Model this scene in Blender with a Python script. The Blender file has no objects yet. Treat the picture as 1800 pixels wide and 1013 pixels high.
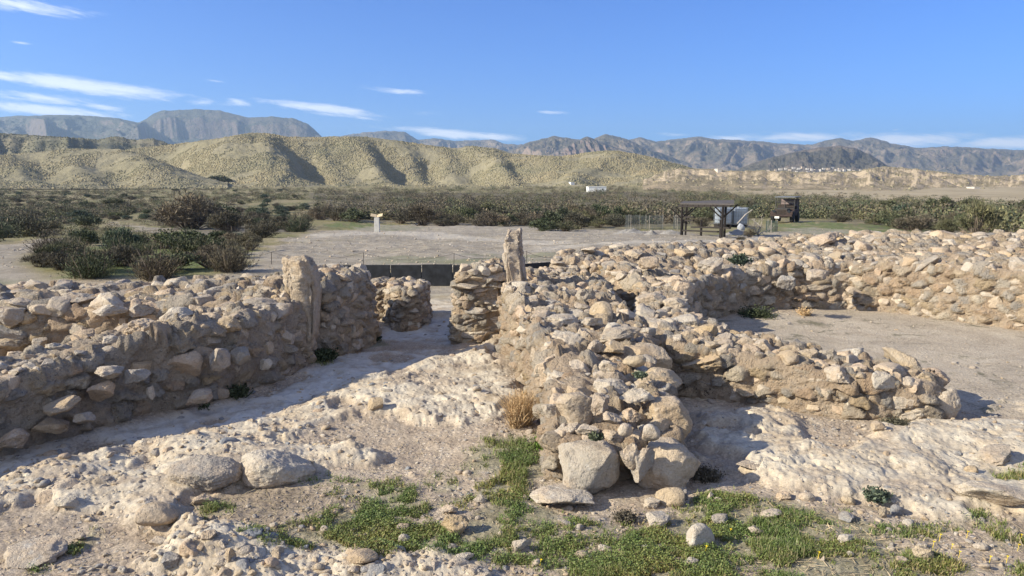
import bpy, math, random
import numpy as np
from mathutils import Vector, Matrix, geometry

scene = bpy.context.scene
R = np.random.default_rng(7)
random.seed(7)

# ------------------------------------------------------------------ camera
CAM_H, PITCH, FPX = 1.65, math.radians(8.0), 1310.0
cam_d = bpy.data.cameras.new('camera')
cam_d.sensor_width = 36.0
cam_d.lens = 36.0 * FPX / 1800.0
cam_d.clip_start = 0.1
cam_d.clip_end = 30000.0
cam = bpy.data.objects.new('camera', cam_d)
cam.location = (0, 0, CAM_H)
cam.rotation_euler = (math.pi / 2 - PITCH, 0, 0)
scene.collection.objects.link(cam)
scene.camera = cam

# ------------------------------------------------------------------ light, sky, exposure
SUN_EL = math.radians(28.0)
SUN_AZ = math.radians(255.0)            # clockwise from +Y (the view axis): left and a little behind
SUN_DIR = Vector((math.sin(SUN_AZ) * math.cos(SUN_EL), math.cos(SUN_AZ) * math.cos(SUN_EL), math.sin(SUN_EL)))
sd = bpy.data.lights.new('sun', 'SUN')
sd.energy = 4.5
sd.angle = math.radians(0.53)
sd.color = (1.0, 0.925, 0.75)
so = bpy.data.objects.new('sun', sd)
so.rotation_euler = SUN_DIR.to_track_quat('Z', 'Y').to_euler()
so.location = (-20, -8, 30)
scene.collection.objects.link(so)

scene.view_settings.view_transform = 'Standard'
scene.view_settings.look = 'None'
scene.view_settings.exposure = 1.03
scene.view_settings.gamma = 1.0
scene.cycles.max_bounces = 5
scene.cycles.diffuse_bounces = 4
scene.cycles.volume_bounces = 0
scene.cycles.use_denoising = True
SKY_STRENGTH = 0.10
HAZE = 1.15e-4

def px_dir(px, py):
    u = (px - 900.0) / FPX; v = (506.5 - py) / FPX
    return np.array([u, math.cos(PITCH) + v * math.sin(PITCH), -math.sin(PITCH) + v * math.cos(PITCH)])

def Wp(px, py, z=0.0):
    """where the sight line of a photo pixel meets the height z"""
    d = px_dir(px, py); s = (z - CAM_H) / d[2]
    return d[0] * s, d[1] * s

class NT:
    """tiny node-tree helper"""
    def __init__(s, tree):
        s.t = tree; s.n = tree.nodes; s.l = tree.links; s.n.clear()
    def node(s, typ, **kw):
        nd = s.n.new(typ)
        for k, v in kw.items(): setattr(nd, k, v)
        return nd
    def put(s, sock, v):
        if isinstance(v, bpy.types.NodeSocket): s.l.new(v, sock)
        elif isinstance(v, (tuple, list)) and len(v) == 3 and sock.type == 'RGBA': sock.default_value = (*v, 1)
        else: sock.default_value = v
    def math(s, op, a, b=0.0, c=0.0, clamp=False):
        nd = s.node('ShaderNodeMath', operation=op, use_clamp=clamp)
        s.put(nd.inputs[0], a); s.put(nd.inputs[1], b); s.put(nd.inputs[2], c)
        return nd.outputs[0]
    def mix(s, f, a, b, blend='MIX'):
        nd = s.node('ShaderNodeMix', data_type='RGBA', blend_type=blend)
        s.put(nd.inputs[0], f); s.put(nd.inputs[6], a); s.put(nd.inputs[7], b)
        return nd.outputs[2]
    def noise(s, vec, scale, detail=4, rough=0.55, dist=0.0, out=0):
        nd = s.node('ShaderNodeTexNoise')
        if vec is not None: s.l.new(vec, nd.inputs['Vector'])
        nd.inputs['Scale'].default_value = scale; nd.inputs['Detail'].default_value = detail
        nd.inputs['Roughness'].default_value = rough; nd.inputs['Distortion'].default_value = dist
        return nd.outputs[out]
    def voro(s, vec, scale, feature='F1', out='Distance', rnd=1.0):
        nd = s.node('ShaderNodeTexVoronoi', feature=feature)
        if vec is not None: s.l.new(vec, nd.inputs['Vector'])
        nd.inputs['Scale'].default_value = scale; nd.inputs['Randomness'].default_value = rnd
        return nd.outputs[out]
    def ramp(s, f, stops, interp='LINEAR'):
        nd = s.node('ShaderNodeValToRGB'); cr = nd.color_ramp; cr.interpolation = interp
        while len(cr.elements) < len(stops): cr.elements.new(0.5)
        for e, (p, c) in zip(cr.elements, stops):
            e.position = p; e.color = (*c, 1) if len(c) == 3 else c
        s.put(nd.inputs[0], f); return nd.outputs[0]
    def rng(s, f, a, b, c=0.0, d=1.0, smooth=True):
        nd = s.node('ShaderNodeMapRange', interpolation_type='SMOOTHSTEP' if smooth else 'LINEAR')
        s.put(nd.inputs[0], f)
        for i, v in enumerate((a, b, c, d)): nd.inputs[i + 1].default_value = v
        return nd.outputs[0]
    def bump(s, h, strength, dist, normal=None):
        nd = s.node('ShaderNodeBump'); s.put(nd.inputs['Height'], h)
        nd.inputs['Strength'].default_value = strength; nd.inputs['Distance'].default_value = dist
        if normal is not None: s.l.new(normal, nd.inputs['Normal'])
        return nd.outputs[0]
    def out(s, col, rough=0.9, normal=None, metallic=0.0, spec=0.3, alpha=None, trans=None):
        b = s.node('ShaderNodeBsdfPrincipled'); o = s.node('ShaderNodeOutputMaterial')
        s.put(b.inputs['Base Color'], col); s.put(b.inputs['Roughness'], rough)
        s.put(b.inputs['Metallic'], metallic); b.inputs['Specular IOR Level'].default_value = spec
        if normal is not None: s.l.new(normal, b.inputs['Normal'])
        s.l.new(b.outputs[0], o.inputs[0]); return b

def material(name):
    m = bpy.data.materials.new(name); m.use_nodes = True
    return m, NT(m.node_tree)

# world: Nishita sky with thin cirrus bands mixed in by direction
world = bpy.data.worlds.new('World'); scene.world = world; world.use_nodes = True
w = NT(world.node_tree)
sky = w.node('ShaderNodeTexSky', sky_type='NISHITA', sun_disc=False)
sky.sun_elevation = SUN_EL; sky.sun_rotation = SUN_AZ
sky.altitude = 250.0; sky.air_density = 1.0; sky.dust_density = 0.6; sky.ozone_density = 2.2
tc = w.node('ShaderNodeTexCoord')
sep = w.node('ShaderNodeSeparateXYZ'); w.l.new(tc.outputs['Generated'], sep.inputs[0])
X, Y, Z = sep.outputs
az = w.math('ARCTAN2', X, Y)
el = w.math('ARCSINE', Z)
comb = w.node('ShaderNodeCombineXYZ')
w.put(comb.inputs[0], w.math('MULTIPLY', az, 9.0)); w.put(comb.inputs[1], w.math('ADD', w.math('MULTIPLY', el, 60.0), w.math('MULTIPLY', az, 7.0)))
wisp = w.noise(comb.outputs[0], 1.0, 9, 0.68, 0.9)
comb2 = w.node('ShaderNodeCombineXYZ')
w.put(comb2.inputs[0], w.math('MULTIPLY', az, 26.0)); w.put(comb2.inputs[1], w.math('ADD', w.math('MULTIPLY', el, 120.0), w.math('MULTIPLY', az, 10.0)))
wisp2 = w.noise(comb2.outputs[0], 1.0, 6, 0.65, 0.4)
wn = w.math('ADD', w.math('MULTIPLY', wisp, 0.6), w.math('MULTIPLY', wisp2, 0.4))
CLOUDS = [  # photo px, py, half width, half height, tilt (px per px), strength
    (30, 8, 130, 13, 0.06, 1.0), (40, 76, 24, 4, 0.03, 0.9), (130, 150, 260, 13, 0.085, 1.15), (60, 172, 110, 10, 0.06, 1.0),
    (60, 192, 130, 10, 0.05, 1.2), (178, 188, 42, 6, 0.10, 1.1), (420, 180, 28, 8, 0.08, 1.15), (560, 190, 135, 10, 0.10, 1.15),
    (380, 143, 20, 3, 0.1, 0.8), (700, 160, 80, 8, 0.08, 0.75), (740, 200, 60, 7, 0.0, 0.65), (810, 236, 130, 9, 0.075, 1.3), (600, 203, 100, 5, 0.08, .8),
    (970, 198, 38, 4, 0.03, 0.8), (1120, 52, 45, 9, -0.1, 0.45), (1575, 228, 10, 2.5, -0.1, 1.0), (1180, 236, 50, 6, 0.05, 0.7),
    (1400, 242, 130, 12, 0.0, 1.0), (1600, 246, 120, 14, 0.0, 1.2), (1770, 252, 80, 12, 0.0, 1.25), (1290, 244, 70, 8, 0, .9), (1770, 160, 20, 4, 0, .5)]
total = None
for cx, cy, hw, hh, tilt, st in CLOUDS:
    d = px_dir(cx, cy); d = d / np.linalg.norm(d)
    a0, e0 = math.atan2(d[0], d[1]), math.asin(d[2])
    k = 1.0 / 1350.0
    da = w.math('SUBTRACT', az, a0)
    de = w.math('ADD', w.math('SUBTRACT', el, e0), w.math('MULTIPLY', da, tilt))
    g = w.math('ADD', w.math('POWER', w.math('ABSOLUTE', w.math('MULTIPLY', da, 1 / (hw * k))), 2.0),
               w.math('POWER', w.math('ABSOLUTE', w.math('MULTIPLY', de, 1 / (hh * k))), 2.0))
    m = w.math('MULTIPLY', w.math('POWER', 2.718, w.math('MULTIPLY', g, -1.0)), st)
    total = m if total is None else w.math('MAXIMUM', total, m)
dens = w.rng(w.math('ADD', total, w.math('MULTIPLY', w.math('SUBTRACT', wn, 0.5), 2.6)), 0.42, 1.25, 0.0, 1.0)
dens = w.math('MULTIPLY', dens, w.rng(total, 0.02, 0.25, 0.0, 1.0))
skyc = w.mix(1.0, sky.outputs[0], (0.235, 0.465, 0.93), 'MULTIPLY')
# bright layer added to the unseen sky behind the viewer, to fill shaded sides
fill_layer = w.math('MULTIPLY', w.math('MULTIPLY', w.rng(Y, 0.05, -0.55), w.rng(Z, 0.02, 0.25)), w.rng(wisp, 0.30, 0.62, 0.22, 0.66))
skyc = w.mix(fill_layer, skyc, (5.6, 5.7, 5.9))
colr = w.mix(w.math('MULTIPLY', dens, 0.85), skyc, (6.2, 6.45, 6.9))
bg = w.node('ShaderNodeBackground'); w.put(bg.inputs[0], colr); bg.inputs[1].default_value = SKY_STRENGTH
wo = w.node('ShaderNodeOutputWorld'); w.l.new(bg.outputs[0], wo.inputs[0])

# ------------------------------------------------------------------ numeric helpers
def _h(ix, iy, iz, seed):
    n = (ix.astype(np.uint32) * np.uint32(374761393) + iy.astype(np.uint32) * np.uint32(668265263)
         + iz.astype(np.uint32) * np.uint32(2147483647) + np.uint32((seed * 1274126177) & 0xffffffff))
    n = (n ^ (n >> np.uint32(13))) * np.uint32(1274126177)
    n = n ^ (n >> np.uint32(16)); n = n * np.uint32(2246822519); n = n ^ (n >> np.uint32(15))
    return n.astype(np.float32) * np.float32(2.0 / 4294967295.0) - np.float32(1.0)

def vnoise(P, seed=0):
    P = np.asarray(P, dtype=np.float32)
    if P.shape[1] == 2: P = np.concatenate([P, np.zeros((len(P), 1), np.float32)], 1); flat = True
    else: flat = False
    I = np.floor(P); f = P - I; f = f * f * f * (f * (f * 6 - 15) + 10); I = I.astype(np.int32)
    x, y, z = I[:, 0], I[:, 1], I[:, 2]; fx, fy, fz = f[:, 0], f[:, 1], f[:, 2]
    def pl(zz):
        a = _h(x, y, zz, seed); b = _h(x + 1, y, zz, seed); c = _h(x, y + 1, zz, seed); d = _h(x + 1, y + 1, zz, seed)
        a = a + (b - a) * fx; c = c + (d - c) * fx
        return a + (c - a) * fy
    a = pl(z)
    if flat: return a
    return a + (pl(z + 1) - a) * fz

def fbm(P, octaves=4, gain=0.5, seed=0, kind=None):
    P = np.asarray(P, dtype=np.float32); s = np.zeros(len(P), np.float32); amp = 1.0; tot = 0
    rot = np.array([[0.8, 0.6, 0], [-0.6, 0.8, 0], [0, 0, 1]], np.float32)[:P.shape[1], :P.shape[1]]
    for o in range(octaves):
        n = vnoise(P, seed + o * 17)
        if kind == 'ridge': n = 1 - 2 * np.abs(n)
        elif kind == 'billow': n = 2 * np.abs(n) - 1
        s += n * amp; tot += amp; amp *= gain; P = (P * 2.03) @ rot + 3.7
    return s / tot

def worley(P, seed=0):
    """nearest and second nearest cell-point distances and a random number per cell"""
    P = np.asarray(P, np.float32); I = np.floor(P).astype(np.int32); n_ = len(P)
    d1_ = np.full(n_, 9, np.float32); d2_ = d1_.copy(); rn = np.zeros(n_, np.float32)
    for dx in (-1, 0, 1):
        for dy in (-1, 0, 1):
            for dz in ((-1, 0, 1) if P.shape[1] == 3 else (0,)):
                cx, cy = I[:, 0] + dx, I[:, 1] + dy; cz = I[:, 2] + dz if P.shape[1] == 3 else np.zeros_like(cx)
                q = np.stack([cx, cy, cz], 1)[:, :P.shape[1]] + 0.5 + 0.42 * np.stack([_h(cx, cy, cz, seed + k) for k in range(P.shape[1])], 1)
                d = np.sqrt(((q - P) ** 2).sum(1)); r_ = _h(cx, cy, cz, seed + 9) * .5 + .5
                c = d < d1_; d2_ = np.where(c, d1_, np.minimum(d2_, d)); rn = np.where(c, r_, rn); d1_ = np.where(c, d, d1_)
    return d1_, d2_, rn

def sstep(x, a, b):
    t = np.clip((x - a) / (b - a), 0, 1); return t * t * (3 - 2 * t)

def poly_sd(X, Y, poly):
    """signed distance to a polygon, positive inside"""
    poly = np.asarray(poly, float); n = len(poly)
    d2 = np.full(X.shape, 1e18); inside = np.zeros(X.shape, bool)
    for i in range(n):
        ax, ay = poly[i]; bx, by = poly[(i + 1) % n]
        ex, ey = bx - ax, by - ay; L = ex * ex + ey * ey + 1e-12
        t = np.clip(((X - ax) * ex + (Y - ay) * ey) / L, 0, 1)
        d2 = np.minimum(d2, (X - ax - t * ex) ** 2 + (Y - ay - t * ey) ** 2)
        c = ((ay > Y) != (by > Y)) & (X < (bx - ax) * (Y - ay) / (by - ay + 1e-12) + ax)
        inside ^= c
    d = np.sqrt(d2); return np.where(inside, d, -d)

def pxpoly(pts, z=0.0): return [Wp(px, py, z) for px, py in pts]

# ------------------------------------------------------------------ object helpers
def link(o, parent=None):
    scene.collection.objects.link(o)
    if parent is not None: o.parent = parent
    return o

def mesh_np(name, V, F, mat=None, smooth=True, attrs=None, midx=None):
    me = bpy.data.meshes.new(name); V = np.ascontiguousarray(V, dtype=np.float32); F = np.ascontiguousarray(F, dtype=np.int32)
    me.vertices.add(len(V)); me.vertices.foreach_set('co', V.ravel())
    me.loops.add(F.size); me.loops.foreach_set('vertex_index', F.ravel())
    me.polygons.add(len(F)); me.polygons.foreach_set('loop_start', np.arange(0, F.size, F.shape[1], dtype=np.int32))
    for m in (mat if isinstance(mat, (list, tuple)) else [mat] if mat else []): me.materials.append(m)
    if midx is not None: me.polygons.foreach_set('material_index', np.asarray(midx, np.int32))
    me.polygons.foreach_set('use_smooth', np.full(len(F), bool(smooth)))
    me.update(calc_edges=True)
    for k, a in (attrs or {}).items():
        at = me.attributes.new(k, 'FLOAT', 'POINT'); at.data.foreach_set('value', np.asarray(a, np.float32))
    return me

def tag(o, label=None, cat=None, group=None, kind=None):
    for k, v in (('label', label), ('category', cat), ('group', group), ('kind', kind)):
        if v: o[k] = v
    return o

def obj(name, me, parent=None, loc=None):
    o = bpy.data.objects.new(name, me)
    if loc is not None: o.location = loc
    return link(o, parent)

def empty(name, loc, label, cat, group=None, rz=0.0):
    o = bpy.data.objects.new(name, None); o.location = loc; o.rotation_euler = (0, 0, rz); o.empty_display_size = 0.2
    link(o); return tag(o, label, cat, group)

class MB:
    """collects boxes, bars and tubes into one mesh"""
    def __init__(s): s.v = []; s.f = []
    def add(s, V, F):
        o = len(s.v); s.v += [tuple(p) for p in V]; s.f += [tuple(i + o for i in f) for f in F]; return s
    def box(s, c, d, rot=None, taper=1.0):
        x, y, z = (k / 2 for k in d); P = []
        for sz in (-1, 1):
            t = taper if sz > 0 else 1.0
            for sx, sy in ((-1, -1), (1, -1), (1, 1), (-1, 1)): P.append(Vector((sx * x * t, sy * y * t, sz * z)))
        if rot is not None: P = [rot @ p for p in P]
        c = Vector(c)
        return s.add([p + c for p in P], [(3, 2, 1, 0), (4, 5, 6, 7), (0, 1, 5, 4), (1, 2, 6, 5), (2, 3, 7, 6), (3, 0, 4, 7)])
    def bar(s, a, b, w, h=None):
        a, b = Vector(a), Vector(b); d = b - a
        q = d.to_track_quat('Z', 'Y').to_matrix()
        return s.box((a + b) / 2, (w, h or w, d.length), q)
    def tube(s, pts, r, n=6, r2=None):
        pts = [Vector(p) for p in pts]; V = []; F = []; m = len(pts)
        for i, p in enumerate(pts):
            d = (pts[min(i + 1, m - 1)] - pts[max(i - 1, 0)]).normalized()
            q = d.to_track_quat('Z', 'Y').to_matrix(); rr = r if r2 is None else r + (r2 - r) * i / max(1, m - 1)
            for k in range(n): V.append(p + q @ Vector((rr * math.cos(6.2832 * k / n), rr * math.sin(6.2832 * k / n), 0)))
        for i in range(m - 1):
            for k in range(n): F.append((i * n + k, i * n + (k + 1) % n, (i + 1) * n + (k + 1) % n, (i + 1) * n + k))
        F.append(tuple(range(n - 1, -1, -1))); F.append(tuple((m - 1) * n + k for k in range(n)))
        return s.add(V, F)
    def build(s, name, mat, parent=None, bevel=0.0, smooth=False, loc=None):
        me = bpy.data.meshes.new(name); me.from_pydata([tuple(p) for p in s.v], [], s.f); me.update()
        me.materials.append(mat)
        if smooth: me.polygons.foreach_set('use_smooth', [True] * len(me.polygons))
        o = obj(name, me, parent, loc)
        if bevel:
            b = o.modifiers.new('bevel', 'BEVEL'); b.width = bevel; b.segments = 2; b.limit_method = 'ANGLE'
        return o

# ------------------------------------------------------------------ materials
def stone_mat(name, stops, dark=0.5, white=0.35, seed=0.0, bumpk=1.0):
    m, n = material(name)
    geo = n.node('ShaderNodeNewGeometry'); oi = n.node('ShaderNodeObjectInfo')
    P = geo.outputs['Position']
    rnd = n.math('FRACT', n.math('ADD', n.math('ADD', geo.outputs['Random Per Island'], oi.outputs['Random']), seed))
    base = n.ramp(rnd, stops)
    big = n.noise(P, 4.5, 5, 0.6)
    col = n.mix(n.rng(big, 0.35, 0.7, 0, 0.75), base, n.ramp(n.noise(P, 7.0, 3), [(0.3, (0.40, 0.285, 0.185)), (0.55, (0.48, 0.385, 0.285)), (0.75, (0.36, 0.33, 0.285))]))
    # grey lichen in irregular patches, pale lime spots, dark pits
    lich = n.rng(n.noise(P, 11.0, 6, 0.68, 0.3), 0.52, 0.68)
    lich = n.math('MULTIPLY', lich, n.rng(n.noise(P, 2.2, 2), 0.38, 0.62, 0.15, 1.0))
    col = n.mix(n.math('MULTIPLY', lich, dark), col, (0.20, 0.19, 0.17))
    lime = n.rng(n.noise(P, 17.0, 5, 0.6), 0.56, 0.70)
    col = n.mix(n.math('MULTIPLY', lime, white), col, (0.56, 0.53, 0.47))
    grain = n.noise(P, 90.0, 4, 0.7)
    col = n.mix(0.55, col, n.ramp(grain, [(0.25, (0.55, 0.53, 0.5)), (0.5, (1.05, 1.05, 1.05)), (0.8, (1.35, 1.32, 1.28))]), 'MULTIPLY')
    pit = n.voro(P, 55.0)
    h = n.math('ADD', n.math('MULTIPLY', n.noise(P, 26.0, 8, 0.72), 1.0), n.math('MULTIPLY', n.rng(pit, 0.0, 0.35), 0.2))
    h = n.math('ADD', h, n.math('MULTIPLY', n.noise(P, 8.0, 6, 0.65), 1.3))
    nb = n.bump(h, 0.75 * bumpk, 0.038)
    n.out(col, 0.92, nb, spec=0.2); return m

M = {}
M['stone'] = stone_mat('limestone_rubble', [(0.0, (0.52, 0.42, 0.305)), (0.16, (0.49, 0.375, 0.265)), (0.32, (0.44, 0.325, 0.225)), (0.46, (0.55, 0.47, 0.365)),
                       (0.60, (0.33, 0.30, 0.265)), (0.72, (0.43, 0.315, 0.18)), (0.84, (0.25, 0.23, 0.205)), (1.0, (0.49, 0.40, 0.295))])
M['stone_grey'] = stone_mat('weathered_grey_limestone', [(0.0, (0.37, 0.325, 0.265)), (0.3, (0.42, 0.335, 0.24)), (0.55, (0.29, 0.265, 0.235)), (0.8, (0.39, 0.32, 0.25)), (1.0, (0.31, 0.28, 0.25))], dark=0.85, white=0.4)
M['stone_white'] = stone_mat('pale_limestone', [(0.0, (0.50, 0.44, 0.355)), (0.5, (0.46, 0.39, 0.305)), (1.0, (0.46, 0.41, 0.34))], dark=0.55, white=0.5)
M['stone_blue'] = stone_mat('blue_grey_schist', [(0.0, (0.21, 0.22, 0.235)), (0.5, (0.26, 0.26, 0.26)), (1.0, (0.19, 0.20, 0.22))], dark=0.4, white=0.2)
M['stone_ochre'] = stone_mat('ochre_sandstone', [(0.0, (0.43, 0.33, 0.21)), (0.5, (0.41, 0.305, 0.20)), (1.0, (0.45, 0.365, 0.25))], dark=0.35, white=0.2)

def mortar_mat(name, c1, c2, c3, stones=True):
    m, n = material(name); geo = n.node('ShaderNodeNewGeometry'); P = geo.outputs['Position']
    col = n.ramp(n.noise(P, 3.2, 6, 0.62, 0.2), [(0.3, c1), (0.5, c2), (0.7, c3)])
    vc = n.voro(P, 42.0, out='Color'); vd = n.voro(P, 42.0)
    sepc = n.node('ShaderNodeSeparateColor'); n.l.new(vc, sepc.inputs[0])
    peb = n.math('MULTIPLY', n.rng(vd, 0.38, 0.25), n.rng(sepc.outputs[0], 0.45, 0.55))
    col = n.mix(n.math('MULTIPLY', peb, 0.7), col, n.ramp(sepc.outputs[1], [(0, (0.50, 0.44, 0.36)), (0.5, (0.3, 0.26, 0.22)), (1, (0.44, 0.33, 0.24))]))
    col = n.mix(0.5, col, n.ramp(n.noise(P, 120, 3, 0.7), [(0.3, (0.6, 0.58, 0.55)), (0.7, (1.2, 1.2, 1.2))]), 'MULTIPLY')
    h = n.math('ADD', n.noise(P, 34, 7, 0.7), n.math('MULTIPLY', peb, 0.35))
    if stones:
        sa = n.node('ShaderNodeAttribute'); sa.attribute_name = 'stone_mask'; sr = n.node('ShaderNodeAttribute'); sr.attribute_name = 'stone_tone'
        sc_ = n.ramp(sr.outputs['Fac'], [(0.0, (0.47, 0.375, 0.265)), (0.18, (0.42, 0.30, 0.20)), (0.36, (0.50, 0.425, 0.325)), (0.52, (0.34, 0.305, 0.265)), (0.68, (0.43, 0.325, 0.20)), (0.82, (0.29, 0.265, 0.235)), (1.0, (0.50, 0.42, 0.32))])
        lich = n.rng(n.noise(P, 11.0, 6, 0.68, 0.3), 0.50, 0.66)
        sc_ = n.mix(n.math('MULTIPLY', lich, 0.5), sc_, (0.22, 0.205, 0.185))
        sc_ = n.mix(0.5, sc_, n.ramp(n.noise(P, 90, 4, 0.7), [(0.25, (0.6, 0.58, 0.55)), (0.8, (1.3, 1.28, 1.25))]), 'MULTIPLY')
        col = n.mix(sa.outputs['Fac'], col, sc_)
    n.out(col, 0.95, n.bump(h, 1.0, 0.05), spec=0.15); return m
M['mortar'] = mortar_mat('earth_mortar', (0.33, 0.245, 0.17), (0.41, 0.315, 0.225), (0.45, 0.365, 0.275))
M['mortar_grey'] = mortar_mat('grey_earth_mortar', (0.34, 0.27, 0.20), (0.42, 0.345, 0.265), (0.46, 0.39, 0.31))

def simple(name, col, rough=0.7, metal=0.0, var=0.25, scale=6.0, bump=0.2):
    m, n = material(name); tc_ = n.node('ShaderNodeNewGeometry')
    P = tc_.outputs['Position']
    nz = n.noise(P, scale, 5, 0.6)
    c = n.mix(1.0, col, n.ramp(nz, [(0.25, (1 - var,) * 3), (0.75, (1 + var,) * 3)]), 'MULTIPLY')
    n.out(c, rough, n.bump(nz, bump, 0.02), metal); return m

def leaf_mat(name, cols, island=False):
    m, n = material(name); oi = n.node('ShaderNodeObjectInfo'); geo = n.node('ShaderNodeNewGeometry')
    c = n.ramp(oi.outputs['Random'], [(i / max(1, len(cols) - 1), k) for i, k in enumerate(cols)])
    nz = n.noise(geo.outputs['Position'], 2.2, 4, 0.65)
    c = n.mix(1.0, c, n.ramp(n.noise(geo.outputs['Position'], 0.30, 4, 0.6), [(0.3, (0.60, 0.66, 0.66)), (0.5, (1.0, 1.0, 1.0)), (0.7, (1.5, 1.38, 1.2))]), 'MULTIPLY')
    c = n.mix(1.0, c, n.ramp(nz, [(0.3, (0.52, 0.53, 0.52)), (0.7, (1.3, 1.27, 1.17))]), 'MULTIPLY')
    rr = n.ramp(geo.outputs['Random Per Island'], [(0, (0.6, 0.6, 0.6)), (1, (1.45, 1.4, 1.35))])
    c = n.mix(1.0, c, rr, 'MULTIPLY')
    n.out(c, 0.8, spec=0.15); return m
# ================================================================== terrain
GY = [-50, 0, 8, 12, 15, 20, 30, 45, 60, 80, 110, 150, 200, 250, 350, 600, 9000]
GZ = [0, 0, 0, 0.05, 0.10, -0.15, -0.65, -1.37, -2.1, -2.7, -3.2, -3.0, -2.4, -1.6, -0.4, 1.0, 1.0]
PANEL = [(-3.4, 13.7), (0.05, 13.75), (0.75, 14.2), (1.35, 16.6), (2.6, 16.9)]   # line of the dark boards

def ground0(x, y):
    x = np.asarray(x, float); y = np.asarray(y, float)
    z = sum(np.interp(y * k, GY, GZ) for k in (0.88, 0.94, 1.0, 1.06, 1.12)) / 5
    z = z + 0.55 * sstep(x, 12, 30) * sstep(y, 45, 75) * (1 - sstep(y, 110, 160))
    py_ = np.interp(x, [p[0] for p in PANEL], [p[1] for p in PANEL])
    dip = sstep(y, 8.6, 12.0) * (1 - sstep(y, py_ + 0.02, py_ + 0.10)) * sstep(x, -3.5, -3.3) * (1 - sstep(x, 2.4, 2.7))
    return z * (1 - dip) - 0.24 * dip

def pick(px, py, lift=0.0):
    """first meeting of a photo sight line with the ground (on the coarse height field)"""
    d = px_dir(px, py); ys = np.geomspace(1.5, 3000, 5000); s = ys / d[1]
    z = CAM_H + d[2] * s; g = ground0(d[0] * s, ys) + lift
    k = np.argmax(z < g) if np.any(z < g) else len(ys) - 1
    return d[0] * s[k], ys[k], g[k] - lift

P_RIDGE = pxpoly([(-120, 900), (0, 842), (150, 796), (300, 768), (470, 732), (560, 692), (700, 652), (800, 618), (885, 598), (905, 690), (880, 735), (820, 752), (760, 748),
                  (690, 735), (640, 735), (560, 745), (520, 775), (620, 790), (715, 800), (728, 838), (640, 822), (545, 835), (430, 850), (335, 880), (300, 915), (420, 925),
                  (520, 962), (640, 965), (860, 985), (920, 1040), (400, 1040), (260, 985), (330, 950), (280, 915), (150, 905), (60, 880), (-120, 930)])
P_CHAN = pxpoly([(-120, 900), (-60, 800), (0, 795), (200, 742), (400, 700), (540, 645), (650, 590), (690, 560), (800, 555), (805, 610), (700, 652), (560, 692), (470, 732), (300, 768), (150, 796), (0, 842)])
P_RIGHT = pxpoly([(1185, 660), (1330, 705), (1400, 730), (1440, 775), (1470, 800), (1520, 755), (1690, 740), (1850, 680), (2300, 700), (2300, 930), (1850, 915), (1700, 918), (1560, 897), (1400, 872), (1330, 850), (1220, 805)])
P_BEYOND = [(-1.9, 8.3), (-0.4, 7.9), (-0.1, 8.6), (0.6, 13.6), (-3.2, 13.6)]
P_COURT = [(1.75, 7.2), (2.2, 8.9), (4.4, 9.75), (6.5, 7.6), (9.5, 6), (9, 4.3), (3.6, 4.9), (2.1, 6.2)]
P_GRASS1 = pxpoly([(520, 850), (555, 830), (640, 825), (740, 852), (800, 812), (880, 778), (965, 775), (970, 860), (945, 885), (1000, 915), (1130, 918), (1240, 872), (1330, 872), (1400, 895), (1500, 900),
                   (1650, 922), (1830, 915), (2200, 960), (2200, 1060), (900, 1060), (905, 1000), (760, 982), (560, 972), (470, 945), (590, 905), (625, 870), (560, 860)])
P_GRASS_BITS = [pxpoly(p) for p in ([(1740, 830), (1850, 825), (1850, 858), (1760, 852)], [(545, 640), (590, 612), (605, 622), (580, 640)], [(640, 596), (672, 588), (690, 600), (650, 606)], [(350, 885), (400, 880), (405, 905), (360, 910)],
                                    [(110, 960), (165, 925), (180, 935), (130, 972)], [(50, 1000), (90, 990), (100, 1013), (55, 1013)])]
P_SOIL = pxpoly([(345, 890), (420, 855), (520, 850), (600, 870), (630, 890), (580, 930), (470, 945), (400, 920)])
def pickpoly(pts): return [pick(px, py)[:2] for px, py in pts]
P_FIELD = pickpoly([(360, 498), (440, 450), (500, 420), (560, 404), (640, 398), (760, 388), (900, 396), (1090, 404), (1180, 408), (1300, 414), (1420, 402), (1500, 409), (1500, 418), (1350, 440), (1350, 480)])
P_PATH = pickpoly([(-160, 505), (-100, 440), (20, 428), (90, 420), (150, 424), (80, 436), (45, 460), (60, 485), (110, 505)])
P_PATH2 = pickpoly([(190, 392), (300, 400), (440, 398), (560, 404), (440, 412), (330, 412), (230, 402)])
P_FGRASS = [pickpoly(p) for p in ([(560, 397), (600, 391), (720, 394), (735, 406), (640, 405)], [(640, 470), (640, 452), (760, 447), (900, 440), (1000, 444), (970, 458), (900, 464)],
                                  [(1365, 396), (1440, 390), (1640, 396), (1640, 410), (1390, 414)], [(90, 440), (200, 430), (300, 420), (440, 430), (455, 450), (370, 490), (90, 490)], [(-60, 510), (-60, 490), (40, 494), (60, 505)])]

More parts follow.
